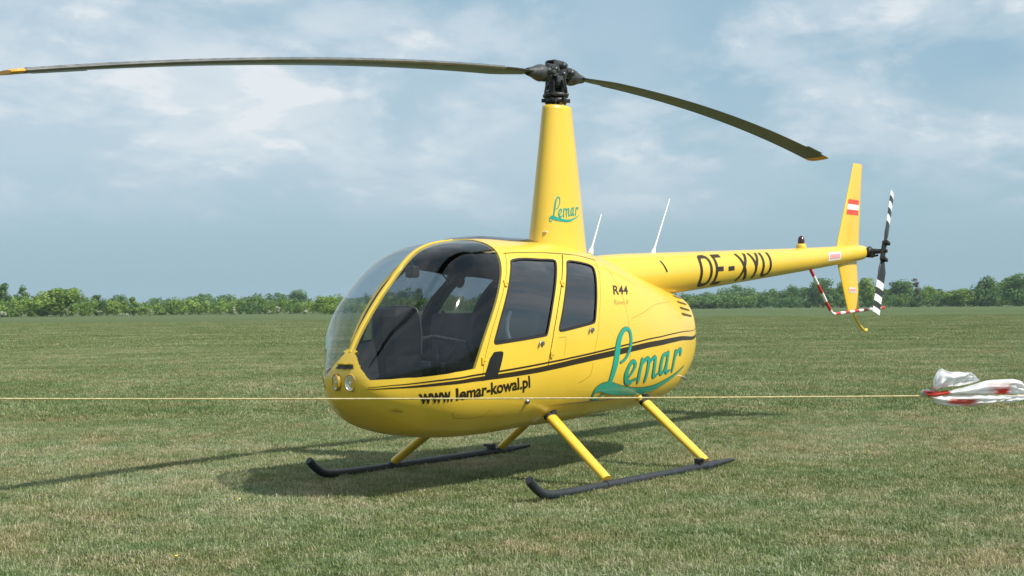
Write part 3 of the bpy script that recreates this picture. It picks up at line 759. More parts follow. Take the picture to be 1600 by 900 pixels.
# registration wrapped round the boom
def strokes(kind):
    """block letter strokes in a unit box: list of (points, wx, wy)"""
    if kind == 'O': return [[(.5+.42*(abs(math.cos(a))**.62)*math.copysign(1, math.cos(a)), .5+.45*(abs(math.sin(a))**.62)*math.copysign(1, math.sin(a))) for a in np.linspace(0, 2*math.pi, 41)]]
    if kind == 'E': return [[(.1, 0), (.1, 1)], [(0, .95), (1, .95)], [(0, .52), (.9, .52)], [(0, .05), (1, .05)]]
    if kind == '-': return [[(0, .5), (1, .5)]]
    if kind == 'X': return [[(.08, 0), (.92, 1)], [(.08, 1), (.92, 0)]]
    if kind == 'Y': return [[(.08, 1), (.5, .46)], [(.92, 1), (.5, .46)], [(.5, .50), (.5, 0)]]
    if kind == 'U': return [[(.09, 1), (.09, .3)]+[(.5-.41*math.cos(a), .30-.25*math.sin(a)) for a in np.linspace(0, math.pi, 14)]+[(.91, .3), (.91, 1)]]
q_ = 0
for ch, x0, x1 in (('O', -1.945, -2.165), ('E', -2.235, -2.395), ('-', -2.475, -2.595), ('X', -2.69, -2.905), ('Y', -2.95, -3.14), ('U', -3.185, -3.375)):
    mb = MB()
    for st in strokes(ch):
        P2 = np.array(dens(st, 0.07, False)); n = len(P2); Wd = abs(x1-x0); Lp = []; Rp = []; q_ += 1
        hw = 0.023
        for i in range(n):
            t = P2[min(i+1, n-1)]-P2[max(i-1, 0)]; t = np.array([t[0]*Wd, t[1]*0.34]); t /= np.linalg.norm(t); d = np.array([-t[1], t[0]])*hw
            Lp.append(P2[i]+d/np.array([Wd, .34])); Rp.append(P2[i]-d/np.array([Wd, .34]))
        def wrap(A):
            out = []
            for x, y in A:
                X = x0+(x1-x0)*x; a = math.radians(-52+y*103); z, r = boom_c(X); r += 0.0022+0.0002*(q_ % 5); out.append((X, r*math.cos(a), z+r*math.sin(a)))
            return out
        mb.add(wrap(Lp)+wrap(Rp), [(i, i+1, n+i+1, n+i) for i in range(n-1)])
    mb.build('registration_letter', LETT, BOOM, fixn=False)
mb = MB(); pp = []
for (X, a0, a1) in ((-1.29, 40, 8), (-1.315, 38, 8)):
    for k in range(7):
        z, r = boom_c(X); a = math.radians(a0+(a1-a0)*k/6); pp.append((X-0.008*k, (r+.003)*math.cos(a), z+(r+.003)*math.sin(a)))
mb.add(pp, [(k, k+1, 8+k, 7+k) for k in range(6)]); mb.build('boom_joint_slot', LETT, BOOM, fixn=False)
def boom_patch(name, x0, x1, a0, a1, m, off):
    mb = MB(); pp = []
    for i in range(5):
        for k in range(7):
            X = x0+(x1-x0)*i/4; a = math.radians(a0+(a1-a0)*k/6); z, r = boom_c(X); pp.append((X, (r+off)*math.cos(a), z+(r+off)*math.sin(a)))
    mb.add(pp, [(i*7+k, i*7+k+1, i*7+k+8, i*7+k+7) for i in range(4) for k in range(6)]); return mb.build(name, m, BOOM, fixn=False)
boom_patch('warning_label', -4.74, -5.06, -22, 26, WHITE, 0.002)
boom_patch('warning_print', -4.77, -5.03, -12, 16, LABELP, 0.004)
# beacon
z, r = boom_c(-4.32); mb = MB()
mb.revolve([(0.055, z+r-0.02), (0.055, z+r+0.02), (0.045, z+r+0.045), (0.0, z+r+0.046)], (-4.32, 0, 0), n=20); bo = mb.build('beacon_base', YEL, BOOM)
mb = MB(); mb.revolve([(0.034, z+r+0.045), (0.036, z+r+0.08), (0.030, z+r+0.11), (0.012, z+r+0.128), (0.0, z+r+0.13)], (-4.32, 0, 0), n=18); mb.build('beacon_lens', mat('beacon_dark_red', (0.05, 0.012, 0.01), 0.2, 0, 0.5), BOOM)
# whip antennas
for (bx_, bz, tx, tz) in ((-0.46, 1.765, -0.63, 2.085), (-1.41, 1.760, -1.72, 2.275)):
    mb = MB(); b = Vector((bx_, 0, bz-0.02)); t = Vector((tx, 0, tz)); d = t-b
    mb.tube([b, b+d*0.10, b+d*0.16, b+d*0.2, t], [0.026, 0.020, 0.011, 0.008, 0.0055], 10); mb.build('whip_antenna', WHITE, HELI)

def fin(name, secs, m, parent):
    """secs: (xLE, xTE, z, thickness)"""
    mb = MB(); rings = []
    for xl, xt, z, th in secs:
        c = xl-xt; rings.append([(xl-x*c, y*c*th/0.12, z) for x, y in airfoil(13)])
    mb.loft(rings, 0, True, True); return mb.build(name, m, parent)
UF = fin('upper_fin', [(-5.16, -5.74, 1.90, .085), (-5.19, -5.75, 2.0, .085), (-5.55, -5.84, 2.72, .085), (-5.615, -5.86, 2.86, .085), (-5.635, -5.86, 2.895, .06)], YEL, HELI)
LF = fin('lower_fin', [(-5.16, -5.68, 1.86, .08), (-5.18, -5.69, 1.77, .08), (-5.40, -5.74, 1.30, .08), (-5.44, -5.755, 1.225, .06)], YEL, HELI)
def fin_x(secs, z):
    return np.interp(z, [s[2] for s in secs], [s[0] for s in secs]), np.interp(z, [s[2] for s in secs], [s[1] for s in secs])
US = [(-5.19, -5.75, 2.0), (-5.55, -5.84, 2.72), (-5.615, -5.86, 2.86)]; LS = [(-5.44, -5.755, 1.225), (-5.40, -5.74, 1.30), (-5.18, -5.69, 1.77)]
def fin_patch(name, S_, z0, z1, f0, f1, m, parent, off, side=1):
    mb = MB(); pp = []
    for i in range(5):
        z = z0+(z1-z0)*i/4; xl, xt = fin_x(S_, z); c = xl-xt
        for k in range(7):
            f = f0+(f1-f0)*k/6; y = 0.085/0.2*(0.2969*math.sqrt(f)-0.126*f-0.3516*f*f+0.2843*f**3-0.1036*f**4)*c*(1 if side > 0 else .75)+off
            pp.append((xl-f*c, y*side, z))
    mb.add(pp, [(i*7+k, i*7+k+1, i*7+k+8, i*7+k+7) for i in range(4) for k in range(6)]); return mb.build(name, m, parent, fixn=False)
for side in (1, -1):
    fin_patch('flag_red_band', US, 2.425, 2.480, .10, .84, FLAGR, UF, 0.003, side)
    fin_patch('flag_white_band', US, 2.364, 2.425, .10, .86, WHITE, UF, 0.003, side)
    fin_patch('flag_red_band', US, 2.308, 2.364, .12, .84, FLAGR, UF, 0.003, side)
fin_patch('warning_label', LS, 1.435, 1.49, .30, .80, WHITE, LF, 0.003)
fin_patch('warning_print', LS, 1.447, 1.478, .34, .76, LABELP, LF, 0.0045)
# horizontal stabiliser on the far side of the boom
mb = MB(); rings = []
for y in np.linspace(-0.05, -0.95, 8):
    rings.append([(-5.28-x*0.38, y, 1.86+zz*0.38) for x, zz in airfoil(11)])
mb.loft(rings, 0, True, True); mb.build('horizontal_stabiliser', YEL, HELI)
# tail skid
mb = MB(); mb.tube([(-5.585, 0, 1.25), (-5.60, 0, 1.19), (-5.66, 0, 1.12), (-5.76, 0, 1.055), (-5.86, 0, 1.005), (-5.90, 0, 1.0), (-5.925, 0, 1.012)], [0.016]*5+[0.02, 0.02], 10); mb.build('tail_skid', YEL, LF)
# striped tail rotor guard
gp = spline([(-4.42, 0.04, 1.70), (-4.62, 0.07, 1.46), (-4.80, 0.095, 1.24), (-4.86, 0.10, 1.205), (-4.94, 0.10, 1.203), (-5.3, 0.10, 1.222), (-5.8, 0.10, 1.245), (-6.20, 0.10, 1.262)], 60)
ds = np.concatenate([[0], np.cumsum(np.linalg.norm(np.diff(gp, axis=0), axis=1))])
tot = ds[-1]; nb = 17
mb0 = None
GU = None
for k in range(nb):
    a, b = tot*k/nb, tot*(k+1)/nb
    pts_ = [tuple(np.array([np.interp(q, ds, gp[:, j]) for j in range(3)])) for q in np.linspace(a, b, 5)]
    mb = MB(); mb.tube(pts_, 0.0165, 10, 0, k in (0, nb-1))
    o = mb.build('guard_tube' if GU is None else 'guard_band', RED if k % 2 == 0 else WHITE, HELI if GU is None else GU)
    if GU is None: GU = o
mb = MB(); mb.tube([(-5.60, 0.0, 1.24), (-5.60, 0.10, 1.232)], 0.012, 8); mb.build('guard_bracket', RED, GU)

# ---- tail rotor
TRC = Vector((-5.87, 0.24, 1.90))
rd = Vector((-0.52, 0, 1.38)).normalized(); cdir = Vector((rd.z, 0, -rd.x))
mb = MB(); mb.tube([(-5.80, 0.0, 1.895), (-5.82, 0.06, 1.897), (-5.86, 0.16, 1.90), TRC+Vector((0, 0.02, 0))], [0.05, 0.045, 0.030, 0.022], 14)
mb.box((-5.845, 0.11, 1.865), (0.07, 0.06, 0.05), 0, None, 0.012); mb.tube([(-5.80, 0.06, 1.845), (-5.88, 0.10, 1.84), (-5.91, 0.16, 1.86)], 0.011, 8)
TRG = mb.build('tail_gearbox', HUBD, HELI)
mb = MB(); mb.revolve([(0.05, -0.03), (0.058, -0.02), (0.058, 0.0), (0.045, 0.012), (0.03, 0.02)], (-5.84, 0.10, 1.90), 'Y', 18); mb.build('pitch_bearing', HUBD, TRG)
TRO = MB().box(TRC, (0.07, 0.035, 0.24), 0, Matrix((cdir, Vector((0, 1, 0)), rd)).transposed(), 0.01).tube([TRC-Vector((0, 0.05, 0)), TRC+Vector((0, 0.045, 0))], 0.02, 12).build('tail_rotor', HUBD, HELI)
for s in (1, -1):
    B = None
    bands = [(0.08, 0.36, BBLACK), (0.36, 0.445, BWHITE), (0.445, 0.525, BBLACK), (0.525, 0.605, BWHITE), (0.605, 0.675, BBLACK), (0.675, 0.737, BWHITE)]
    for (r0, r1, m) in bands:
        mb = MB(); rings = []
        for r in np.linspace(r0, r1, 5):
            tw = math.radians(-9); ch = 0.150 if r > 0.22 else 0.06+0.09*max(0, (r-0.08)/0.14)
            th = 1.0 if r > 0.22 else 1.8
            d = cdir*math.cos(tw)*1.0+Vector((0, -math.sin(tw), 0))*s
            nn_ = Vector((0, math.cos(tw), 0))+cdir*math.sin(tw)*s
            c = TRC+rd*s*r
            rings.append([c+d*(0.3-x)*ch*(1)+nn_*(y*ch*th) for x, y in AF])
        mb.loft(rings, 0, True, True)
        o = mb.build('tail_rotor_blade' if B is None else 'blade_band', m, TRO)
        if B is None: B = o
    mb = MB(); mb.box(TRC+rd*s*0.10+Vector((0, 0.03, 0)), (0.085, 0.05, 0.035), 0, Matrix((cdir, Vector((0, 1, 0)), rd)).transposed(), 0.006); mb.build('blade_grip', HUBD, TRO)

# ================================================================== landing gear
for sy in (1, -1):
    W_ = 1.05*sy
    pth = spline([(1.745, W_, 0.150), (1.70, W_, 0.112), (1.62, W_, 0.062), (1.52, W_, 0.040), (1.35, W_, 0.033), (0.8, W_, 0.033), (0.0, W_, 0.035), (-0.45, W_, 0.040), (-0.72, W_, 0.042)], 50)
    mb = MB(); mb.tube([tuple(q) for q in pth], 0.0315, 14)
    mb.tube([(-0.60, W_, 0.043), (-0.66, W_, 0.044), (-0.9, W_, 0.048), (-0.97, W_, 0.050)], [0.030, 0.022, 0.018, 0.011], 10)
    SK = mb.build('skid', SKIDM, HELI); SK['label'] = 'near skid' if sy > 0 else 'far skid in shade'
    mb = MB(); mb.tube([(1.735, W_, 0.145), (1.758, W_, 0.165)], [0.0325, 0.029], 14); mb.build('skid_end_cap', SKIDM, SK)
    for x0, x1 in ((1.5, 0.95), (0.55, 0.0), (-0.1, -0.5)):
        MB().box(((x0+x1)/2, W_, 0.006), (x0-x1, 0.05, 0.012), 0, None, 0.004).build('wear_shoe', STEEL, SK)
    mb = MB(); mb.box((-0.42, W_, 0.085), (0.07, 0.05, 0.05), 0, None, 0.01); mb.tube([(-0.40, W_, 0.09), (-0.40, W_+0.06*sy, 0.10)], 0.014, 8); mb.build('ground_wheel_lug', SKIDM, SK)
    for (xt, zt_, xb) in ((0.73, 0.50, 0.83), (-0.545, 0.54, -0.55)):
        top = Vector((xt, 0.40*sy, zt_+0.04)); bot = Vector((xb, 1.035*sy, 0.075))
        d = (bot-top).normalized(); fwd = Vector((1, 0, 0)); fwd = (fwd-d*fwd.dot(d)).normalized(); nrm = d.cross(fwd)
        rings = []
        for q in np.linspace(0, 1, 10):
            c = top+(bot-top)*q; a, b = 0.056-0.010*q, 0.036-0.006*q
            rings.append([c+fwd*math.cos(t)*a+nrm*math.sin(t)*b for t in np.linspace(0, 2*math.pi, 25)[:-1]])
        mb = MB(); mb.loft(rings, 0, True, True); LG = mb.build('leg', YEL, HELI)
        mb = MB(); c = bot-d*0.01; mb.tube([Vector((bot.x-0.045, 1.05*sy, 0.035)), Vector((bot.x+0.045, 1.05*sy, 0.035))], 0.0345, 14); mb.build('leg_clamp', SKIDM, LG)
        c2 = top+(bot-top)*0.12
        rings = [[c2+d*h+fwd*math.cos(t)*(0.057*k)+nrm*math.sin(t)*(0.038*k) for t in np.linspace(0, 2*math.pi, 25)[:-1]] for h, k in ((-.02, 1.0), (0.004, 1.03), (0.010, 0.95))]
        MB().loft(rings, 0, True, True).build('leg_boot', SEAL, LG)
# cross tubes under the belly
for x, z in ((0.73, 0.52), (-0.545, 0.56)):
    MB().tube([(x, -0.5, z), (x, 0.5, z)], 0.03, 10).build('cross_tube', SKIDM, HELI)

# ================================================================== cabin interior
mb = MB(); mb.add([(2.25, -0.30, 0.62), (2.25, 0.30, 0.62), (1.9, 0.52, 0.58), (0.0, 0.55, 0.58), (0.0, -0.55, 0.58), (1.9, -0.52, 0.58)], [(0, 1, 2, 3, 4, 5)], 0, False)
mb.build('cabin_floor', CABIN, HELI, fixn=False)
mb = MB(); ring = []
i0 = int(np.argmin(np.abs(TX-0.02)))
yy = TY[i0]-0.03; zz = TZ[i0]; zc_ = 1.1
ring = [(0.02, max(0, yy[j]), zz[j]+(0.03 if zz[j] < zc_ else -0.03)) for j in range(0, NT, 6)]
ring = ring+[(x, -y, z) for x, y, z in ring[::-1]]
b_ = [(x-0.03, y, z) for x, y, z in ring]
mb.loft([ring, b_], 0, True, True, False); mb.build('bulkhead', CABIN, HELI)
# headliner
mb = MB(); rows = []
for x in np.linspace(1.28, 0.05, 10):
    i = int(np.argmin(np.abs(TX-x))); rows.append([(x, s_*w_, float(np.interp(w_, TY[i][NT//2:][::-1], TZ[i][NT//2:][::-1]))-0.05) for s_, w_ in ((-1, .48), (-1, .36), (-1, .2), (1, 0.0), (1, .2), (1, .36), (1, .48))])
mb.loft(rows, 0, False, False); mb.build('headliner', CABIN, HELI, fixn=False)

def cushion(mb, c, d, rot, m=0, bev=0.045):
    mb.box(c, d, m, rot, bev)
for (sx, sy, zb_, name) in ((1.02, 0.29, 0.60, 'front_seat'), (1.02, -0.29, 0.60, 'front_seat'), (0.28, 0.27, 0.60, 'rear_seat'), (0.28, -0.27, 0.60, 'rear_seat')):
    S_ = MB()
    S_.box((sx+0.22, sy, zb_+0.10), (0.50, 0.46, 0.20), 0, None, 0.03)
    SO = S_.build('seat', SEATM, HELI); SO['label'] = 'dark leather ' + name.replace('_', ' ')
    mb = MB(); cushion(mb, (sx+0.23, sy, zb_+0.245), (0.48, 0.45, 0.11), Matrix.Rotation(math.radians(-6), 3, 'Y')); mb.build('seat_cushion', SEATM, SO)
    mb = MB(); R = Matrix.Rotation(math.radians(-13), 3, 'Y')
    cushion(mb, (sx-0.06, sy, zb_+0.44), (0.11, 0.45, 0.46), R); mb.build('backrest', SEATM, SO)
    mb = MB(); mb.tube([(sx-0.12, sy+0.16*(1 if sy > 0 else -1), zb_+0.68), (sx-0.02, sy+0.12, zb_+0.48), (sx+0.06, sy+0.05, zb_+0.32)], 0.02, 6, flat=(1, .2)); mb.build('seat_belt', BLK, SO)
# instrument console
mb = MB()
sec_ = [(0.62, 2.06, 1.72, .13), (0.80, 2.04, 1.76, .12), (0.98, 2.06, 1.79, .13), (1.10, 2.09, 1.80, .155), (1.25, 2.09, 1.82, .16), (1.30, 2.07, 1.84, .15), (1.318, 2.02, 1.87, .12)]
rings = []
for z, xf, xb, w in sec_:
    rings.append([(xf-0.05, -w*.7, z), (xf, -w*.3, z), (xf, w*.3, z), (xf-0.05, w*.7, z), (xb+0.08, w, z), (xb, w*.92, z), (xb, -w*.92, z), (xb+0.08, -w, z)])
mb.loft(rings, 0, True, True, False)
CON = mb.build('instrument_console', PANEL, HELI)
mb = MB(); mb.tube([(1.80, 0.135, 0.99), (1.81, 0.150, 1.12), (1.825, 0.150, 1.24), (1.845, 0.135, 1.302), (1.865, 0.09, 1.322), (1.865, -0.09, 1.322), (1.845, -0.135, 1.302)], 0.008, 8); mb.build('console_edge_trim', mat('console_trim_grey', (0.05, 0.053, 0.057), 0.4), CON)
for k, (y, z, r) in enumerate([(-.10, 1.23, .040), (0, 1.23, .040), (.10, 1.23, .040), (-.10, 1.13, .040), (0, 1.13, .040), (.10, 1.13, .040), (-0.06, 1.01, .03), (0.06, 1.01, .03)]):
    mb = MB(); mb.revolve([(r, 0), (r, 0.012), (r*.85, 0.016), (r*.85, 0.006)], (1.80, y, z), rot=Matrix.Rotation(math.radians(-90), 3, 'Y'), n=20); mb.build('gauge', HUBD, CON)
# compass hanging from the centre post
mb = MB(); mb.box((1.735, 0, 1.565), (0.07, 0.085, 0.085), 0, None, 0.018); mb.tube([(1.74, 0, 1.60), (1.77, 0, 1.67)], 0.014, 8)
mb.build('compass', BLK, HELI)
# T-bar cyclic with two grips
mb = MB(); mb.tube([(1.42, 0, 0.60), (1.44, 0, 0.80), (1.50, 0, 1.02), (1.50, 0, 1.10)], 0.016, 10); mb.tube([(1.50, -0.30, 1.06), (1.50, 0, 1.10), (1.50, 0.30, 1.06)], 0.014, 10)
CYC = mb.build('cyclic_stick', HUBM, HELI)
for s in (1, -1):
    mb = MB(); mb.tube([(1.50, 0.30*s, 1.06), (1.47, 0.31*s, 1.02), (1.44, 0.315*s, 0.94)], [0.016, 0.020, 0.018], 10); mb.build('cyclic_grip', BLK, CYC)
# headset hung on the far side, door grab handle
mb = MB(); mb.tube([(0.80, -0.40, 1.68), (0.80, -0.40, 1.60)], 0.01, 6)
for s in (1, -1): mb.sphere((0.80+0.05*s, -0.40, 1.52), (0.035, 0.045, 0.06), 0, 12, 8)
arc = [(0.80+0.075*math.cos(a), -0.40, 1.53+0.09*math.sin(a)) for a in np.linspace(0, math.pi, 12)]
mb.tube(arc, 0.012, 8); mb.tube([(0.85, -0.41, 1.49), (0.92, -0.42, 1.56), (1.00, -0.42, 1.60)], 0.006, 6); mb.build('headset', BLK, HELI)
mb = MB(); mb.tube([(1.26, 0.50, 1.08), (1.25, 0.47, 1.14), (1.235, 0.465, 1.22), (1.22, 0.48, 1.28)], 0.014, 8); mb.build('grab_handle', mat('handle_grey', (0.35, 0.37, 0.38), 0.4), HELI)
mb = MB(); mb.tube([(1.0, 0.08, 0.66), (1.16, 0.07, 0.76), (1.36, 0.07, 0.86)], 0.014, 8); mb.build('collective_lever', HUBM, HELI)
for s in (1, -1):
    for q in (-0.09, 0.09):
        mb = MB(); mb.box((2.02, 0.28*s+q, 0.70), (0.03, 0.09, 0.11), 0, Matrix.Rotation(math.radians(25), 3, 'Y'), 0.01); mb.tube([(2.03, 0.28*s+q, 0.65), (2.08, 0.28*s+q, 0.60)], 0.01, 6); mb.build('pedal', HUBM, HELI)

# ================================================================== ground
def ground_mat():
    m = bpy.data.materials.new('airfield_turf'); m.use_nodes = True; t = m.node_tree; b = t.nodes['Principled BSDF']
    g = t.nodes.new('ShaderNodeNewGeometry')
    def noise(scale, det, rot=None, sc=None):
        mp = t.nodes.new('ShaderNodeMapping'); t.links.new(g.outputs['Position'], mp.inputs[0])
        if rot is not None: mp.inputs['Rotation'].default_value = (0, 0, rot)
        if sc: mp.inputs['Scale'].default_value = sc
        n = t.nodes.new('ShaderNodeTexNoise'); n.inputs['Scale'].default_value = scale; n.inputs['Detail'].default_value = det; n.inputs['Roughness'].default_value = 0.6
        t.links.new(mp.outputs[0], n.inputs['Vector']); return n.outputs['Fac']
    def ramp(v, a, b_):
        r = t.nodes.new('ShaderNodeMapRange'); r.interpolation_type = 'SMOOTHSTEP'; t.links.new(v, r.inputs[0]); r.inputs[1].default_value = a; r.inputs[2].default_value = b_; return r.outputs[0]
    def mix(f, a, b_):
        x = t.nodes.new('ShaderNodeMixRGB')
        t.links.new(f, x.inputs[0])
        for i, c in ((1, a), (2, b_)):
            if isinstance(c, tuple): x.inputs[i].default_value = (*c, 1)
            else: t.links.new(c, x.inputs[i])
        return x.outputs[0]
    f1 = ramp(noise(0.9, 6), .35, .65); f2 = ramp(noise(0.12, 5), .38, .62); f3 = ramp(noise(14, 5), .3, .7)
    f4 = ramp(noise(0.020, 4, -YAW, (1.0, 0.16, 1)), .40, .60)
    f5 = ramp(noise(0.006, 4, -YAW, (1.0, 0.10, 1)), .42, .58)
    c = mix(f1, (0.098, 0.132, 0.044), (0.140, 0.160, 0.066))
    c = mix(f2, c, (0.105, 0.150, 0.055))
    c2 = t.nodes.new('ShaderNodeMixRGB'); c2.blend_type = 'MULTIPLY'; c2.inputs[0].default_value = 1.0
    rr = t.nodes.new('ShaderNodeMapRange'); t.links.new(f3, rr.inputs[0]); rr.inputs[3].default_value = 0.72; rr.inputs[4].default_value = 1.1
    t.links.new(c, c2.inputs[1]); t.links.new(rr.outputs[0], c2.inputs[2])
    c = mix(f4, c2.outputs[0], (0.130, 0.155, 0.068))
    mxx = t.nodes.new('ShaderNodeMixRGB'); mxx.inputs[0].default_value = 0.5
    t.links.new(c, mxx.inputs[1]); t.links.new(mix(f5, (0.080, 0.130, 0.052), (0.135, 0.150, 0.070)), mxx.inputs[2])
    sc_ = t.nodes.new('ShaderNodeMixRGB'); sc_.blend_type = 'MULTIPLY'; sc_.inputs[0].default_value = 1.0; t.links.new(mxx.outputs[0], sc_.inputs[1]); sc_.inputs[2].default_value = (0.76, 0.87, 0.82, 1)
    t.links.new(sc_.outputs[0], b.inputs['Base Color']); b.inputs['Roughness'].default_value = 0.95; b.inputs['Specular IOR Level'].default_value = 0.1
    bp = t.nodes.new('ShaderNodeBump'); bp.inputs['Strength'].default_value = 0.8; bp.inputs['Distance'].default_value = 0.03; t.links.new(f3, bp.inputs['Height']); t.links.new(bp.outputs[0], b.inputs['Normal'])
    return m
GM = ground_mat()
mb = MB(); mb.add([(-6000, -6000, 0), (6000, -6000, 0), (6000, 6000, 0), (-6000, 6000, 0)], [(0, 1, 2, 3)], 0, False)
tag(mb.build('ground', GM, fixn=False), kind='structure')

# ---- grass blades, instanced in patches
def grass_mat(name='grass_blades'):
    m = bpy.data.materials.new(name); m.use_nodes = True; t = m.node_tree; b = t.nodes['Principled BSDF']; o = t.nodes['Material Output']
    at = t.nodes.new('ShaderNodeAttribute'); at.attribute_name = 'tone'
    g = t.nodes.new('ShaderNodeNewGeometry')
    def noise(scale, det, lo, hi):
        n = t.nodes.new('ShaderNodeTexNoise'); n.inputs['Scale'].default_value = scale; n.inputs['Detail'].default_value = det; t.links.new(g.outputs['Position'], n.inputs['Vector'])
        r = t.nodes.new('ShaderNodeMapRange'); r.interpolation_type = 'SMOOTHSTEP'; t.links.new(n.outputs['Fac'], r.inputs[0]); r.inputs[1].default_value = lo; r.inputs[2].default_value = hi; return r.outputs[0]
    n1 = noise(0.55, 5, .40, .70); n2 = noise(5.0, 4, .35, .65); n3 = noise(0.18, 3, .35, .65); n4 = noise(1.6, 4, .40, .62)
    ms = t.nodes.new('ShaderNodeMath'); ms.operation = 'MULTIPLY_ADD'; t.links.new(n1, ms.inputs[0]); ms.inputs[1].default_value = 0.24; t.links.new(at.outputs['Fac'], ms.inputs[2])
    ma = t.nodes.new('ShaderNodeMath'); ma.operation = 'MULTIPLY_ADD'; t.links.new(n2, ma.inputs[0]); ma.inputs[1].default_value = 0.30; t.links.new(ms.outputs[0], ma.inputs[2])
    mc = t.nodes.new('ShaderNodeMath'); mc.operation = 'MULTIPLY_ADD'; t.links.new(n3, mc.inputs[0]); mc.inputs[1].default_value = 0.16; t.links.new(ma.outputs[0], mc.inputs[2])
    cr_ = t.nodes.new('ShaderNodeValToRGB'); t.links.new(mc.outputs[0], cr_.inputs[0])
    e = cr_.color_ramp.elements; e[0].position = 0.0; e[0].color = (0.085, 0.128, 0.036, 1); e[1].position = 1.0; e[1].color = (0.50, 0.47, 0.31, 1)
    for p_, c_ in ((0.35, (0.178, 0.228, 0.080, 1)), (0.62, (0.258, 0.290, 0.126, 1)), (0.82, (0.41, 0.392, 0.225, 1))):
        q = e.new(p_); q.color = c_
    hs = t.nodes.new('ShaderNodeMixRGB'); hs.blend_type = 'MULTIPLY'; t.links.new(n4, hs.inputs[0]); t.links.new(cr_.outputs[0], hs.inputs[1]); hs.inputs[2].default_value = (0.84, 0.97, 0.92, 1)
    n5 = noise(0.75, 6, .46, .66)
    h2 = t.nodes.new('ShaderNodeMixRGB'); h2.blend_type = 'MULTIPLY'; t.links.new(n5, h2.inputs[0]); t.links.new(hs.outputs[0], h2.inputs[1]); h2.inputs[2].default_value = (1.10, 0.97, 0.98, 1); hs = h2
    t.links.new(hs.outputs[0], b.inputs['Base Color']); b.inputs['Roughness'].default_value = 0.6; b.inputs['Specular IOR Level'].default_value = 0.25
    tl = t.nodes.new('ShaderNodeBsdfTranslucent'); t.links.new(hs.outputs[0], tl.inputs[0])
    mx = t.nodes.new('ShaderNodeMixShader'); mx.inputs[0].default_value = 0.3; t.links.new(b.outputs[0], mx.inputs[1]); t.links.new(tl.outputs[0], mx.inputs[2]); t.links.new(mx.outputs[0], o.inputs[0])
    return m
GRM = grass_mat()
def grass_patch(name, size, count, h, wd, seed, lean=0.5, strawfrac=0.2, tone0=0.245):
    r = np.random.default_rng(seed); n = count
    cl_ = r.uniform(-size/2, size/2, (max(8, n//14), 2)); ci = r.integers(0, len(cl_), n)
    p = cl_[ci]+r.normal(0, 0.022*size/0.5, (n, 2)); uni = r.random(n) < 0.5; p[uni] = r.uniform(-size/2, size/2, (uni.sum(), 2))
    az = r.uniform(0, 2*math.pi, n); straw = r.random(n) < strawfrac
    ln = h*r.uniform(0.45, 1.25, n)*(np.where(straw, 1.15, 1.0)); le = np.where(straw, r.uniform(0.7, 1.35, n), np.abs(r.normal(0, lean, n)))
    w = wd*r.uniform(0.6, 1.3, n)
    d = np.stack([np.cos(az), np.sin(az)], -1); sdv = np.stack([-np.sin(az+r.normal(0, .6, n)), np.cos(az)], -1)
    V = np.zeros((n, 5, 3))
    up1 = np.cos(le*0.5)*ln*0.55; o1 = np.sin(le*0.5)*ln*0.55; up2 = up1+np.cos(np.minimum(le*1.4, 1.75))*ln*0.45; o2 = o1+np.sin(np.minimum(le*1.4, 1.75))*ln*0.45
    V[:, 0, :2] = p-sdv*w[:, None]/2; V[:, 1, :2] = p+sdv*w[:, None]/2
    V[:, 2, :2] = p+d*o1[:, None]+sdv*w[:, None]*.42; V[:, 3, :2] = p+d*o1[:, None]-sdv*w[:, None]*.42
    V[:, 2, 2] = V[:, 3, 2] = up1; V[:, 4, :2] = p+d*o2[:, None]; V[:, 4, 2] = np.maximum(up2, 0.004)
    # some long dry stalks lie flat on top
    ns = int(n*0.045); k = r.integers(0, n, ns); L2 = h*r.uniform(1.3, 3.2, ns); zz_ = h*r.uniform(.25, .6, ns)
    V[k, 0, :2] = p[k]-sdv[k]*wd*.4; V[k, 1, :2] = p[k]+sdv[k]*wd*.4; V[k, 2, :2] = p[k]+d[k]*L2[:, None]*.5+sdv[k]*(wd*.4+.12*L2[:, None]); V[k, 3, :2] = V[k, 2, :2]-sdv[k]*wd*.8; V[k, 4, :2] = p[k]+d[k]*L2[:, None]
    V[k, 0, 2] = V[k, 1, 2] = zz_*.7; V[k, 2, 2] = V[k, 3, 2] = zz_; V[k, 4, 2] = zz_*.8; straw[k] = True
    F = []
    for i in range(n):
        b = i*5; F.append((b, b+1, b+2, b+3)); F.append((b+3, b+2, b+4))
    me = bpy.data.meshes.new(name); me.from_pydata(V.reshape(-1, 3).tolist(), [], F)
    tone = np.clip(r.normal(tone0, 0.15, n)+np.where(straw, 0.34, 0), 0, 1)
    a = me.attributes.new('tone', 'FLOAT', 'POINT'); a.data.foreach_set('value', np.repeat(tone, 5).astype(np.float32))
    me.materials.append(GRM); me.update()
    return bpy.data.objects.new(name, me)
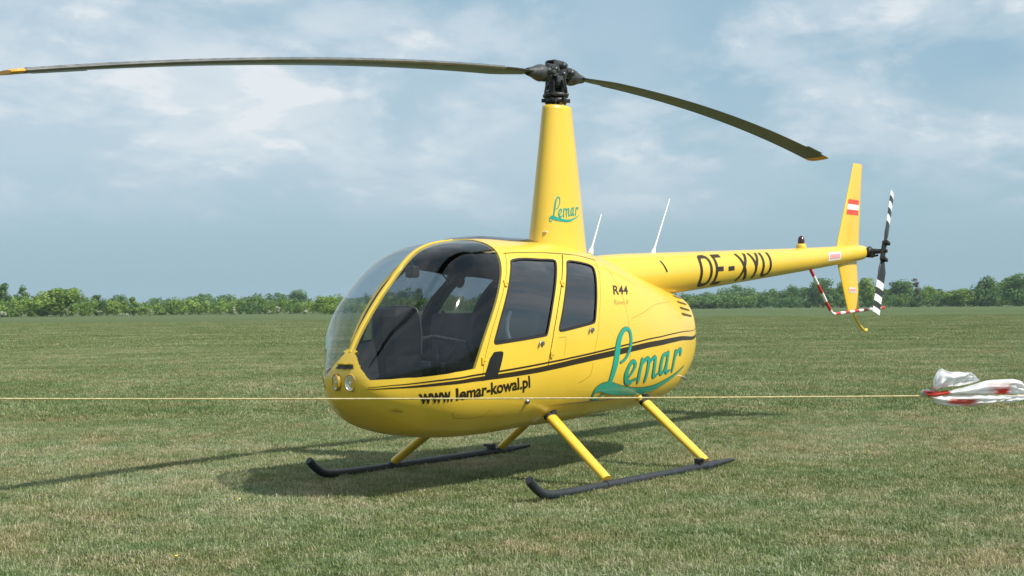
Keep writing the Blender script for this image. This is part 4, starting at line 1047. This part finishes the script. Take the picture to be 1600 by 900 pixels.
def grass_field(name, label, pts, rots, scl, patches):
    coll = bpy.data.collections.new(name+'_patches')
    for i, o in enumerate(patches): o.name = f'{name}_patch_{i:02d}'; coll.objects.link(o)
    me = bpy.data.meshes.new(name); me.from_pydata(pts.tolist(), [], [])
    k = len(pts)
    a = me.attributes.new('idx', 'INT', 'POINT'); a.data.foreach_set('value', rng.integers(0, len(patches), k).astype(np.int32))
    a = me.attributes.new('rot', 'FLOAT_VECTOR', 'POINT'); R_ = np.zeros((k, 3), np.float32); R_[:, 2] = rots; a.data.foreach_set('vector', R_.ravel())
    a = me.attributes.new('scl', 'FLOAT_VECTOR', 'POINT'); S3 = np.asarray(scl, np.float32); a.data.foreach_set('vector', S3.ravel())
    o = bpy.data.objects.new(name, me); COL.objects.link(o); me.materials.append(GRM)
    ng = bpy.data.node_groups.new(name+'_nodes', 'GeometryNodeTree')
    ng.interface.new_socket('Geometry', in_out='INPUT', socket_type='NodeSocketGeometry'); ng.interface.new_socket('Geometry', in_out='OUTPUT', socket_type='NodeSocketGeometry')
    gi = ng.nodes.new('NodeGroupInput'); go = ng.nodes.new('NodeGroupOutput'); ip = ng.nodes.new('GeometryNodeInstanceOnPoints'); ci = ng.nodes.new('GeometryNodeCollectionInfo')
    ci.inputs['Collection'].default_value = coll; ci.inputs['Separate Children'].default_value = True; ci.inputs['Reset Children'].default_value = True
    def na(nm, ty):
        n = ng.nodes.new('GeometryNodeInputNamedAttribute'); n.data_type = ty; n.inputs['Name'].default_value = nm; return n.outputs['Attribute']
    ng.links.new(gi.outputs[0], ip.inputs['Points']); ng.links.new(ci.outputs[0], ip.inputs['Instance']); ip.inputs['Pick Instance'].default_value = True
    ng.links.new(na('idx', 'INT'), ip.inputs['Instance Index'])
    e2r = ng.nodes.new('FunctionNodeEulerToRotation'); ng.links.new(na('rot', 'FLOAT_VECTOR'), e2r.inputs[0]); ng.links.new(e2r.outputs[0], ip.inputs['Rotation'])
    ng.links.new(na('scl', 'FLOAT_VECTOR'), ip.inputs['Scale'])
    ng.links.new(ip.outputs[0], go.inputs[0])
    md = o.modifiers.new('grass', 'NODES'); md.node_group = ng
    tag(o, label, 'grass', kind='stuff'); return o
def wedge(d0, d1, step, half):
    out = []
    for d in np.arange(d0, d1, step):
        wd = 2*d*math.tan(half); k = int(wd/step)+1
        for j in range(k):
            s = (j+.5)/k*2-1
            a = YAW+math.pi*0+s*0; r_ = d+random.uniform(-.3, .3)*step
            lat = s*wd/2+random.uniform(-.3, .3)*step
            fx, fy = math.cos(YAW), math.sin(YAW)
            out.append((CAM[0]+fx*r_+fy*lat, CAM[1]+fy*r_-fx*lat, 0.0))
    return np.array(out)
half = math.radians(27)
pa = wedge(4.6, 17.0, 0.40, half)
grass_field('short_grass', 'short mown grass with dry straw around the helicopter', pa, rng.uniform(0, 6.28, len(pa)), np.stack([np.ones(len(pa)), np.ones(len(pa)), rng.uniform(0.8, 1.2, len(pa))], -1), [grass_patch('p', 0.56, 2100, 0.038, 0.0046, 100+i, 1.25, 0.15+0.05*i) for i in range(6)])
pb = wedge(17.0, 48.0, 0.95, half)
grass_field('far_grass', 'short grass across the airfield beyond the helicopter', pb, rng.uniform(0, 6.28, len(pb)), np.stack([np.ones(len(pb)), np.ones(len(pb)), rng.uniform(0.8, 1.2, len(pb))], -1), [grass_patch('p', 1.3, 2600, 0.050, 0.010, 200+i, 0.85, 0.10+0.03*i, 0.20) for i in range(5)])

pc = wedge(48.0, 150.0, 2.3, math.radians(25))
grass_field('distant_grass', 'short grass in the distance before the hedge', pc, rng.uniform(0, 6.28, len(pc)), np.stack([np.ones(len(pc)), np.ones(len(pc)), rng.uniform(0.7, 1.2, len(pc))], -1), [grass_patch('p', 3.2, 2600, 0.06, 0.030, 300+i, 0.7, 0.06+0.015*i, 0.15) for i in range(4)])

# ================================================================== trees
def leaf_mat(name, c0, c1, c2):
    m = bpy.data.materials.new(name); m.use_nodes = True; t = m.node_tree; b = t.nodes['Principled BSDF']; o = t.nodes['Material Output']
    at = t.nodes.new('ShaderNodeAttribute'); at.attribute_name = 'tint'
    cr_ = t.nodes.new('ShaderNodeValToRGB'); t.links.new(at.outputs['Fac'], cr_.inputs[0]); e = cr_.color_ramp.elements
    e[0].color = (*c0, 1); e[1].color = (*c2, 1); q = e.new(0.5); q.color = (*c1, 1)
    t.links.new(cr_.outputs[0], b.inputs['Base Color']); b.inputs['Roughness'].default_value = 0.7; b.inputs['Specular IOR Level'].default_value = 0.2
    tl = t.nodes.new('ShaderNodeBsdfTranslucent'); t.links.new(cr_.outputs[0], tl.inputs[0])
    mx = t.nodes.new('ShaderNodeMixShader'); mx.inputs[0].default_value = 0.3; t.links.new(b.outputs[0], mx.inputs[1]); t.links.new(tl.outputs[0], mx.inputs[2]); t.links.new(mx.outputs[0], o.inputs[0])
    return m
LG_ = leaf_mat('spring_leaf', (0.105, 0.180, 0.034), (0.190, 0.300, 0.056), (0.275, 0.365, 0.085))
LD_ = leaf_mat('dark_leaf', (0.072, 0.140, 0.048), (0.115, 0.212, 0.066), (0.175, 0.275, 0.082))
LB_ = leaf_mat('blossom', (0.14, 0.20, 0.06), (0.44, 0.46, 0.33), (0.70, 0.70, 0.58))
BARK = mat('bark', (0.07, 0.055, 0.04), 0.9, 0, 0, 0.3, 3, 0.5, 20)
def crown_arrays(r, w, h, z0, n, leaf, lobes=9, airy=0.0, dome=False):
    """leaf quads spread through lobes inside a crown of half-width w, height h above z0"""
    L_ = []
    for k in range(lobes):
        a = r.uniform(0, 6.28); q = r.random()**0.6
        zc = r.random()
        rad = (1-abs(zc-0.42)**1.6*1.6) if not dome else math.sqrt(max(0.05, 1-zc**2))
        L_.append((math.cos(a)*q*w*0.72*max(.25, rad), math.sin(a)*q*w*0.72*max(.25, rad), z0+h*(0.12+0.76*zc), r.uniform(.24, .42)*min(w*1.15, h*.75)))
    idx = r.integers(0, lobes, n); LL = np.array(L_)[idx]
    d = r.normal(0, 1, (n, 3)); d /= np.linalg.norm(d, axis=1, keepdims=True)
    rad = LL[:, 3]*np.where(r.random(n) < .5, r.random(n)**0.33, r.uniform(.85, 1.08, n))
    c = LL[:, :3]+d*rad[:, None]*np.array([1, 1, .85]); c[:, 2] = np.maximum(c[:, 2], z0*0.6+0.05)
    nn_ = d+r.normal(0, .38, (n, 3)); nn_ /= np.linalg.norm(nn_, axis=1, keepdims=True)
    a = np.cross(nn_, [0.3, .2, 1]); a /= np.linalg.norm(a, axis=1, keepdims=True); b = np.cross(nn_, a)
    s = (leaf*r.uniform(.5, 1.2, n))[:, None]
    V = np.stack([c-a*s-b*s*.6, c+a*s*.8-b*s*.7, c+a*s+b*s*.6, c-a*s*.7+b*s*.8], 1)
    tint = 0.5+0.22*r.normal(0, 1, n)+0.18*(idx % 3-1)
    return V, np.clip(tint, 0, 1)
def mesh_quads(name, V, tint, m, faceshift=0.0):
    me = bpy.data.meshes.new(name); n = len(V)
    me.vertices.add(n*4); me.vertices.foreach_set('co', V.reshape(-1).astype(np.float32))
    me.loops.add(n*4); me.loops.foreach_set('vertex_index', np.arange(n*4, dtype=np.int32))
    me.polygons.add(n); me.polygons.foreach_set('loop_start', np.arange(0, n*4, 4, dtype=np.int32)); me.polygons.foreach_set('loop_total', np.full(n, 4, np.int32))
    a = me.attributes.new('tint', 'FLOAT', 'POINT'); a.data.foreach_set('value', np.repeat(tint, 4).astype(np.float32))
    me.materials.append(m); me.update(calc_edges=True); me.validate(); return me
def trunk_mesh(r, w, h, z0):
    mb = MB(); top = z0+h*.7
    pth = [(0, 0, -0.1), (r.normal(0, .03)*h, r.normal(0, .03)*h, z0*.6+.2), (r.normal(0, .05)*h, r.normal(0, .05)*h, z0+h*.35), (r.normal(0, .05)*h, r.normal(0, .05)*h, top)]
    k = max(.06, h*.022); mb.tube([tuple(q) for q in spline(pth, 8)], list(np.linspace(k, k*.25, 8)), 7)
    for _ in range(6):
        a = r.uniform(0, 6.28); zz = z0+h*r.uniform(.05, .4); mb.tube([(0, 0, zz), (math.cos(a)*w*.4, math.sin(a)*w*.4, zz+h*.15), (math.cos(a)*w*.75, math.sin(a)*w*.75, zz+h*.32)], [k*.5, k*.3, k*.12], 5)
    return mb
def tree(name, label, px, dist, top_px, half_px, m, cat='tree', seed=0, lobes=12, airy=False, dome=False, z0f=0.12, n=None, group=None):
    """tree standing at distance dist in the bearing of px; height and spread in metres from its angular size"""
    p = ground_at(px, dist); hz = 479.1-(px-800)*0.00917
    h = CAM[2]+(hz-top_px)/FPX*dist; w = half_px/FPX*dist
    r = np.random.default_rng(seed); z0 = h*z0f
    root = empty(name, tuple(p)); tag(root, label, cat, group)
    nn_ = int((n or (900 if not airy else 420))*2.6)
    V, ti = crown_arrays(r, w, h-z0, z0, nn_, max(.13, 0.036*math.sqrt(w*h)), lobes, dome=dome)
    zt = V[:, :, 2].max(); V[:, :, 2] = z0+(V[:, :, 2]-z0)*((h-z0)/(zt-z0)); V[:, :, 0] *= w/max(.1, np.abs(V[:, :, 0]).max())*1.03; V[:, :, 1] *= w/max(.1, np.abs(V[:, :, 1]).max())*1.03
    o = bpy.data.objects.new('crown', mesh_quads('crown', V, ti, m)); COL.objects.link(o); o.parent = root
    trunk_mesh(r, w, h-z0, z0).build('trunk', BARK, root)
    return root
def belt(name, label, cat, x0, x1, d0, d1, step_px, hfun, m_list, seed, depth=14, mats=None, leafk=1.0, nq=420, wide=(0.6, 1.0), dark=0.2):
    """a continuous belt of scrub or wood merged into one object"""
    r = np.random.default_rng(seed); VV = [[], []]; TT = [[], []]
    px = x0
    while px < x1:
        f = (px-x0)/(x1-x0); dist = d0+(d1-d0)*f+r.uniform(0, depth)
        hpx = hfun(px)*r.uniform(.72, 1.12); h = hpx/FPX*dist; w = h*r.uniform(*wide)
        p = ground_at(px, dist); k = 1 if r.random() < dark else 0
        V, ti = crown_arrays(r, w, h*.97, h*.03, nq, max(.13, .05*h)*leafk, 9); V += p
        VV[k].append(V); TT[k].append(np.clip(ti+r.normal(0, .2), 0, 1)); px += step_px*r.uniform(.5, 1.5)
    V = np.concatenate(VV[0]+VV[1]); T = np.concatenate(TT[0]+TT[1]); n0 = sum(len(v) for v in VV[0])
    me = mesh_quads(name, V, T, m_list[0]); me.materials.append(m_list[1])
    mi = np.zeros(len(me.polygons), np.int32); mi[n0:] = 1; me.polygons.foreach_set('material_index', mi)
    o = bpy.data.objects.new(name, me); COL.objects.link(o); tag(o, label, cat, kind='stuff'); return o
belt('hedge', 'light green hedge of scrub along the left field edge', 'hedge', -260, 640, 318, 372, 6.5, lambda x: 22+3*math.sin(x*.05)+2.5*math.sin(x*.021), (LG_, LD_), 21, 12, wide=(.7, 1.3))
belt('distant_wood', 'distant blue green wood behind the hedge on the left', 'wood', -300, 1180, 640, 760, 5.5, lambda x: 23.5+4*math.sin(x*.023)+3*math.sin(x*.11), (LD_, LD_), 22, 60, wide=(.6, 1.2))
belt('middle_scrub', 'dark scrub behind the cabin and tail boom', 'scrub', 600, 1180, 380, 470, 9, lambda x: 20+4*math.sin(x*.04), (LG_, LD_), 24, 14, wide=(.7, 1.2))
WX = [1040, 1100, 1200, 1250, 1290, 1330, 1350, 1420, 1450, 1500, 1530, 1570, 1600, 1700, 1900]; WH = [17, 18, 27, 32, 37, 35, 38, 36, 28, 25, 35, 41, 43, 42, 38]
belt('tall_wood', 'tall dark green wood behind the tail rotor and along the right', 'wood', 1040, 1900, 520, 480, 6, lambda x: float(np.interp(x, WX, WH))*.95, (LD_, LG_), 23, 30, nq=520, wide=(.35, .6), dark=0.3)
belt('wood_edge', 'low bushy edge of the wood at the right field border', 'scrub', 1060, 1900, 470, 430, 6.5, lambda x: 19+3*math.sin(x*.06), (LD_, LG_), 25, 14, nq=380, wide=(.7, 1.2), dark=0.45)
T_ = tree
T_('leafy_tree', 'leafy tree cut by the left picture edge above the hedge', 4, 350, 444, 14, LD_, seed=1, z0f=.25)
T_('sparse_tree', 'sparse airy tree standing left of the domed bush', 33, 352, 447, 12, LD_, seed=2, z0f=.35, airy=True, lobes=9)
T_('domed_tree', 'broad domed green tree, largest above the left hedge', 95, 330, 451, 47, LG_, seed=3, z0f=.04, n=1900, lobes=26, dome=True)
T_('round_tree', 'small dark round tree just right of the broad domed tree', 151, 420, 461, 11, LD_, seed=4)
T_('upright_tree', 'pale upright tree above the hedge midway along the left side', 186, 430, 460, 14, LD_, seed=5, lobes=14)
T_('narrow_tree', 'narrow light green tree rising over the left hedge', 209, 350, 464, 8, LG_, seed=6)
T_('field_tree', 'blue green tree left of the hedge gap on the skyline', 313, 560, 459, 12, LD_, seed=7)
T_('low_dome_tree', 'low domed tree on the skyline left of the dark dome', 437, 560, 457, 14, LD_, seed=8)
T_('dark_dome_tree', 'dark domed tree standing highest on the skyline left of the nose', 466, 520, 452, 19, LD_, seed=9, n=1200)
T_('nose_bush', 'rounded dark bush seen just left of the cabin nose', 508, 300, 461, 24, LG_, 'bush', seed=10, z0f=.03, n=1500, lobes=20, dome=True)
T_('windshield_tree', 'tall tree seen through the windshield beside the console', 656, 400, 450, 12, LD_, seed=11)
T_('windshield_shrub', 'wide leafy tree seen low through the windshield', 610, 390, 461, 26, LG_, seed=12)
for i, (px, tp, hw, ds_, mm, nm) in enumerate([
    (1108, 462, 24, 480, LD_, 'leafy dark tree directly under the root of the tail boom'),
    (1165, 455, 20, 560, LD_, 'blue green tree below the registration letters'),
    (1200, 452, 14, 540, LD_, 'rounded tree beneath the end of the registration'),
    (1234, 444, 16, 520, LD_, 'rounded tall tree left of the striped guard tube'),
    (1284, 434, 22, 480, LD_, 'tall spreading tree between the guard tube and the fin'),
    (1316, 440, 14, 490, LG_, 'light tree just behind the lower fin'),
    (1356, 434, 18, 480, LG_, 'light green tree between lower fin and tail rotor'),
    (1408, 436, 20, 490, LD_, 'dark rounded tree just right of the tail rotor'),
    (1450, 446, 14, 480, LG_, 'low tree beside the bare reddish crown'),
    (1500, 451, 22, 470, LG_, 'low broad light green tree at the dip in the skyline'),
    (1543, 432, 22, 470, LD_, 'dark tall tree standing second from the right picture edge'),
    (1592, 428, 26, 460, LD_, 'tallest dark tree at the right picture edge')]):
    T_('wood_tree', nm, px, ds_-20, tp, hw*1.15, mm, seed=40+i, z0f=.04, n=1100, lobes=22)
T_('reddish_tree', 'thin reddish half bare tree right of the tail rotor', 1431, 500, 436, 7, leaf_mat('reddish_leaf', (0.10, 0.08, 0.06), (0.16, 0.11, 0.09), (0.2, 0.15, 0.12)), seed=60, z0f=.5, airy=True, n=260, lobes=6)
for i, (px, tp, hw) in enumerate([(3, 484, 8), (104, 480, 4), (155, 483, 5), (188, 487, 5), (199, 487, 5), (235, 481, 5), (366, 477, 5), (433, 476, 7), (420, 482, 5), (478, 480, 7)]):
    T_('blossoming_bush', ['white blossoming bush at the far left end of the hedge', 'white blossoming bush below the broad domed tree', 'white blossoming bush just right of the broad domed tree', 'left one of two small blossoming bushes side by side in the hedge', 'right one of two small blossoming bushes side by side in the hedge', 'blossoming bush right of the narrow light green tree', 'pale blossoming bush midway between domed tree and helicopter nose', 'largest white blossoming bush below the low domed skyline tree', 'small pale bush left of the largest blossoming bush', 'pale blossoming bush beside the dark bush at the nose'][i], px, 312, tp+2, hw*.7, LB_, 'bush', seed=70+i, z0f=.03, n=260, lobes=6, dome=True, group='blossoming bushes in the hedge')

# ================================================================== rope and barrier tape
RD = 5.0
ROPE = mat('rope_yellow', (0.58, 0.48, 0.24), 0.8, 0, 0, 0.25, 60, 0.4, 300)
STAKE = mat('stake_wood', (0.28, 0.20, 0.12), 0.85, 0, 0, 0.3, 8, 0.4, 40)
ra = at_dist(-760, 624.5, RD); rb = at_dist(2360, 613.5, RD)
mb = MB(); path = []
for k in range(81):
    f = k/80; q = ra*(1-f)+rb*f; path.append((q[0], q[1], q[2]-0.02*4*f*(1-f)+0.012))
mb.tube(path, 0.0028, 8)
rope = mb.build('rope', ROPE)
tag(rope, 'thin yellow rope stretched across in front of the helicopter', 'rope')
for q, lab in ((ra, 'wooden stake holding the rope at its left end'), (rb, 'wooden stake holding the rope at its right end')):
    mb = MB(); base = Vector((q[0], q[1], 0)); mb.tube([base+Vector((0, 0, -0.1)), base+Vector((0, 0, 0.5)), base+Vector((0.005, 0, q[2]+0.06)), base+Vector((0.005, 0, q[2]+0.08))], [0.022, 0.022, 0.021, 0.014], 10)
    st = mb.build('stake', STAKE); tag(st, lab, 'stake', 'stakes holding the rope')

def tape_mat():
    m = bpy.data.materials.new('barrier_tape_plastic'); m.use_nodes = True; t = m.node_tree; b = t.nodes['Principled BSDF']; o = t.nodes['Material Output']
    at = t.nodes.new('ShaderNodeAttribute'); at.attribute_name = 'print'
    mx = t.nodes.new('ShaderNodeMixRGB'); t.links.new(at.outputs['Fac'], mx.inputs[0]); mx.inputs[1].default_value = (0.90, 0.90, 0.91, 1); mx.inputs[2].default_value = (0.72, 0.05, 0.03, 1)
    t.links.new(mx.outputs[0], b.inputs['Base Color']); b.inputs['Roughness'].default_value = 0.38
    tl = t.nodes.new('ShaderNodeBsdfTranslucent'); t.links.new(mx.outputs[0], tl.inputs[0]); m1 = t.nodes.new('ShaderNodeMixShader'); m1.inputs[0].default_value = 0.45
    t.links.new(b.outputs[0], m1.inputs[1]); t.links.new(tl.outputs[0], m1.inputs[2])
    tr = t.nodes.new('ShaderNodeBsdfTransparent'); m2 = t.nodes.new('ShaderNodeMixShader'); m2.inputs[0].default_value = 0.20
    t.links.new(m1.outputs[0], m2.inputs[1]); t.links.new(tr.outputs[0], m2.inputs[2]); t.links.new(m2.outputs[0], o.inputs[0])
    g = t.nodes.new('ShaderNodeTexCoord'); n = t.nodes.new('ShaderNodeTexNoise'); n.inputs['Scale'].default_value = 28; n.inputs['Detail'].default_value = 3; t.links.new(g.outputs['Object'], n.inputs['Vector'])
    bp = t.nodes.new('ShaderNodeBump'); bp.inputs['Strength'].default_value = 0.25; bp.inputs['Distance'].default_value = 0.01; t.links.new(n.outputs['Fac'], bp.inputs['Height']); t.links.new(bp.outputs[0], b.inputs['Normal'])
    return m
TAPE = tape_mat()
TROOT = empty('barrier_tape', tuple(at_dist(1443, 616, RD)))
tag(TROOT, 'red and white plastic barrier tape knotted to the rope, fluttering', 'barrier tape')
trl = Vector(TROOT.location)
def sheet(name, e1, e2, bulge, red, dep=0.0, n=44, m=26, seed=0):
    """plastic sheet between two edges given in tape coordinates; bulges in depth"""
    r = np.random.default_rng(seed)
    A = spline(e1, n); B = spline(e2, n); V = []; PR = []
    for i in range(n):
        for j in range(m+1):
            f = j/m; q = A[i]*(1-f)+B[i]*f
            u = i/(n-1); tri = lambda v: abs((v % 2)-1)*2-1
            d = dep+0.55*bulge*math.sin(math.pi*f)*(0.5+0.5*math.sin(u*3.3))+0.007*tri(f*3.1+u*1.7+seed*.37)+0.004*tri(f*5.3-u*2.9+seed*.71)+0.004*tri(u*7.0+f*1.3)+0.003*math.sin(i*.7+f*7+seed)
            P = at_dist(1400+q[0]/8, 550+q[1]/8, RD)+FW*d; V.append(tuple(Vector(P)-trl)); PR.append(red(i/(n-1), f))
    me = bpy.data.meshes.new(name); F = [(i*(m+1)+j, i*(m+1)+j+1, (i+1)*(m+1)+j+1, (i+1)*(m+1)+j) for i in range(n-1) for j in range(m)]
    me.from_pydata(V, [], F); a = me.attributes.new('print', 'FLOAT', 'POINT'); a.data.foreach_set('value', np.array(PR, np.float32))
    me.materials.append(TAPE); me.polygons.foreach_set('use_smooth', [True]*len(F)); me.update()
    o = bpy.data.objects.new(name, me); COL.objects.link(o); o.parent = TROOT
    sm_ = o.modifiers.new('thickness', 'SOLIDIFY'); sm_.thickness = 0.0006
    return o
sst = lambda x, a, b: max(0, min(1, (x-a)/(b-a)))
sheet('tape_loop', [(425, 500), (440, 400), (460, 290), (530, 205), (640, 240), (780, 245), (885, 262)], [(450, 500), (470, 475), (520, 455), (600, 430), (700, 392), (800, 342), (880, 285)], -0.05, lambda u, f: 0.55*(1-sst(u, .08, .2))*(1-f*.3), -0.02, seed=1)
sheet('tape_loop', [(870, 262), (930, 258), (985, 268), (1040, 310), (1085, 365)], [(560, 470), (690, 442), (800, 432), (920, 408), (1060, 380)], 0.04, lambda u, f: 0.0, 0.035, seed=2)
sheet('tape_loop', [(330, 480), (480, 488), (640, 480), (760, 455), (900, 418), (1100, 358), (1300, 340), (1450, 335), (1560, 370), (1605, 430), (1630, 500)], [(390, 560), (500, 545), (640, 520), (800, 519), (960, 520), (1100, 521), (1250, 521), (1400, 519), (1500, 520), (1580, 522), (1630, 520)], -0.055, lambda u, f: (1.0 if u < .20 else 0.0) if u < .5 else ((1.0-sst(abs(u-.62), .02, .07))*sst(f, .55, .68)+0.22*(1-sst(abs(u-.60), .06, .12))*sst(f, .15, .3)), -0.015, n=84, seed=3)
sheet('tape_loop', [(395, 540), (560, 535), (700, 528), (1000, 525), (1200, 528), (1400, 532), (1550, 528), (1700, 515)], [(440, 575), (470, 630), (650, 662), (850, 667), (1100, 645), (1250, 612), (1400, 627), (1700, 560)], -0.05, lambda u, f: (1-sst(abs(u-.34), .08, .12))*sst(f, .3, .42)*(1-sst(f, .72, .9))*0.9+(1-sst(abs(u-.46), .05, .1))*sst(f, .75, .9)*.5, -0.03, n=84, seed=4)
mb = MB()
for k in range(3):
    c = Vector(at_dist(1443+3*k, 613+2*math.sin(k*2), RD))-trl
    mb.sphere(c, (0.010, 0.009, 0.012), 0, 12, 8, Matrix.Rotation(k*.8, 3, 'X'))
mb.build('knot', mat('knot_plastic', (0.55, 0.52, 0.52), 0.4, 0, 0, .3, 60, .5, 90), TROOT)

# dandelions
DY = mat('dandelion_yellow', (0.75, 0.55, 0.02), 0.7); DS = mat('dandelion_stem', (0.12, 0.18, 0.05), 0.7)
def ground_px(px, py):
    d = FW+RT*(px-800)/FPX+UP*(450-py)/FPX; t = -CAM[2]/d[2]; return CAM+d*t
for px, py, lab in ((375, 790, 'yellow dandelion in the grass below the cabin shadow'), (276, 882, 'yellow dandelion low in the left foreground grass'), (1357, 713, 'yellow dandelion in the grass right of the near skid')):
    q = ground_px(px, py); root = empty('dandelion', tuple(q)); tag(root, lab, 'flower', 'dandelions in the grass')
    mb = MB(); mb.tube([(0, 0, 0), (0.004, 0, 0.03), (0.006, 0.002, 0.045)], 0.0015, 6); mb.build('stem', DS, root)
    mb = MB(); mb.sphere((0.006, 0.002, 0.046), (0.009, 0.009, 0.005), 0, 12, 6); mb.build('flower_head', DY, root)

# ------------------------------------------------------------------ haze
hm = bpy.data.materials.new('haze_air'); hm.use_nodes = True; t = hm.node_tree
for n in list(t.nodes): t.nodes.remove(n)
ho = t.nodes.new('ShaderNodeOutputMaterial'); pv = t.nodes.new('ShaderNodeVolumePrincipled')
pv.inputs['Color'].default_value = (0.70, 0.84, 0.96, 1); pv.inputs['Density'].default_value = 0.00014; pv.inputs['Anisotropy'].default_value = 0.0
t.links.new(pv.outputs[0], ho.inputs['Volume'])
mb = MB(); mb.box((-150, -150, 11), (2600, 2600, 24), 0)
hz_ = mb.build('haze', hm); tag(hz_, 'thin pale haze over the airfield', 'haze', kind='stuff')
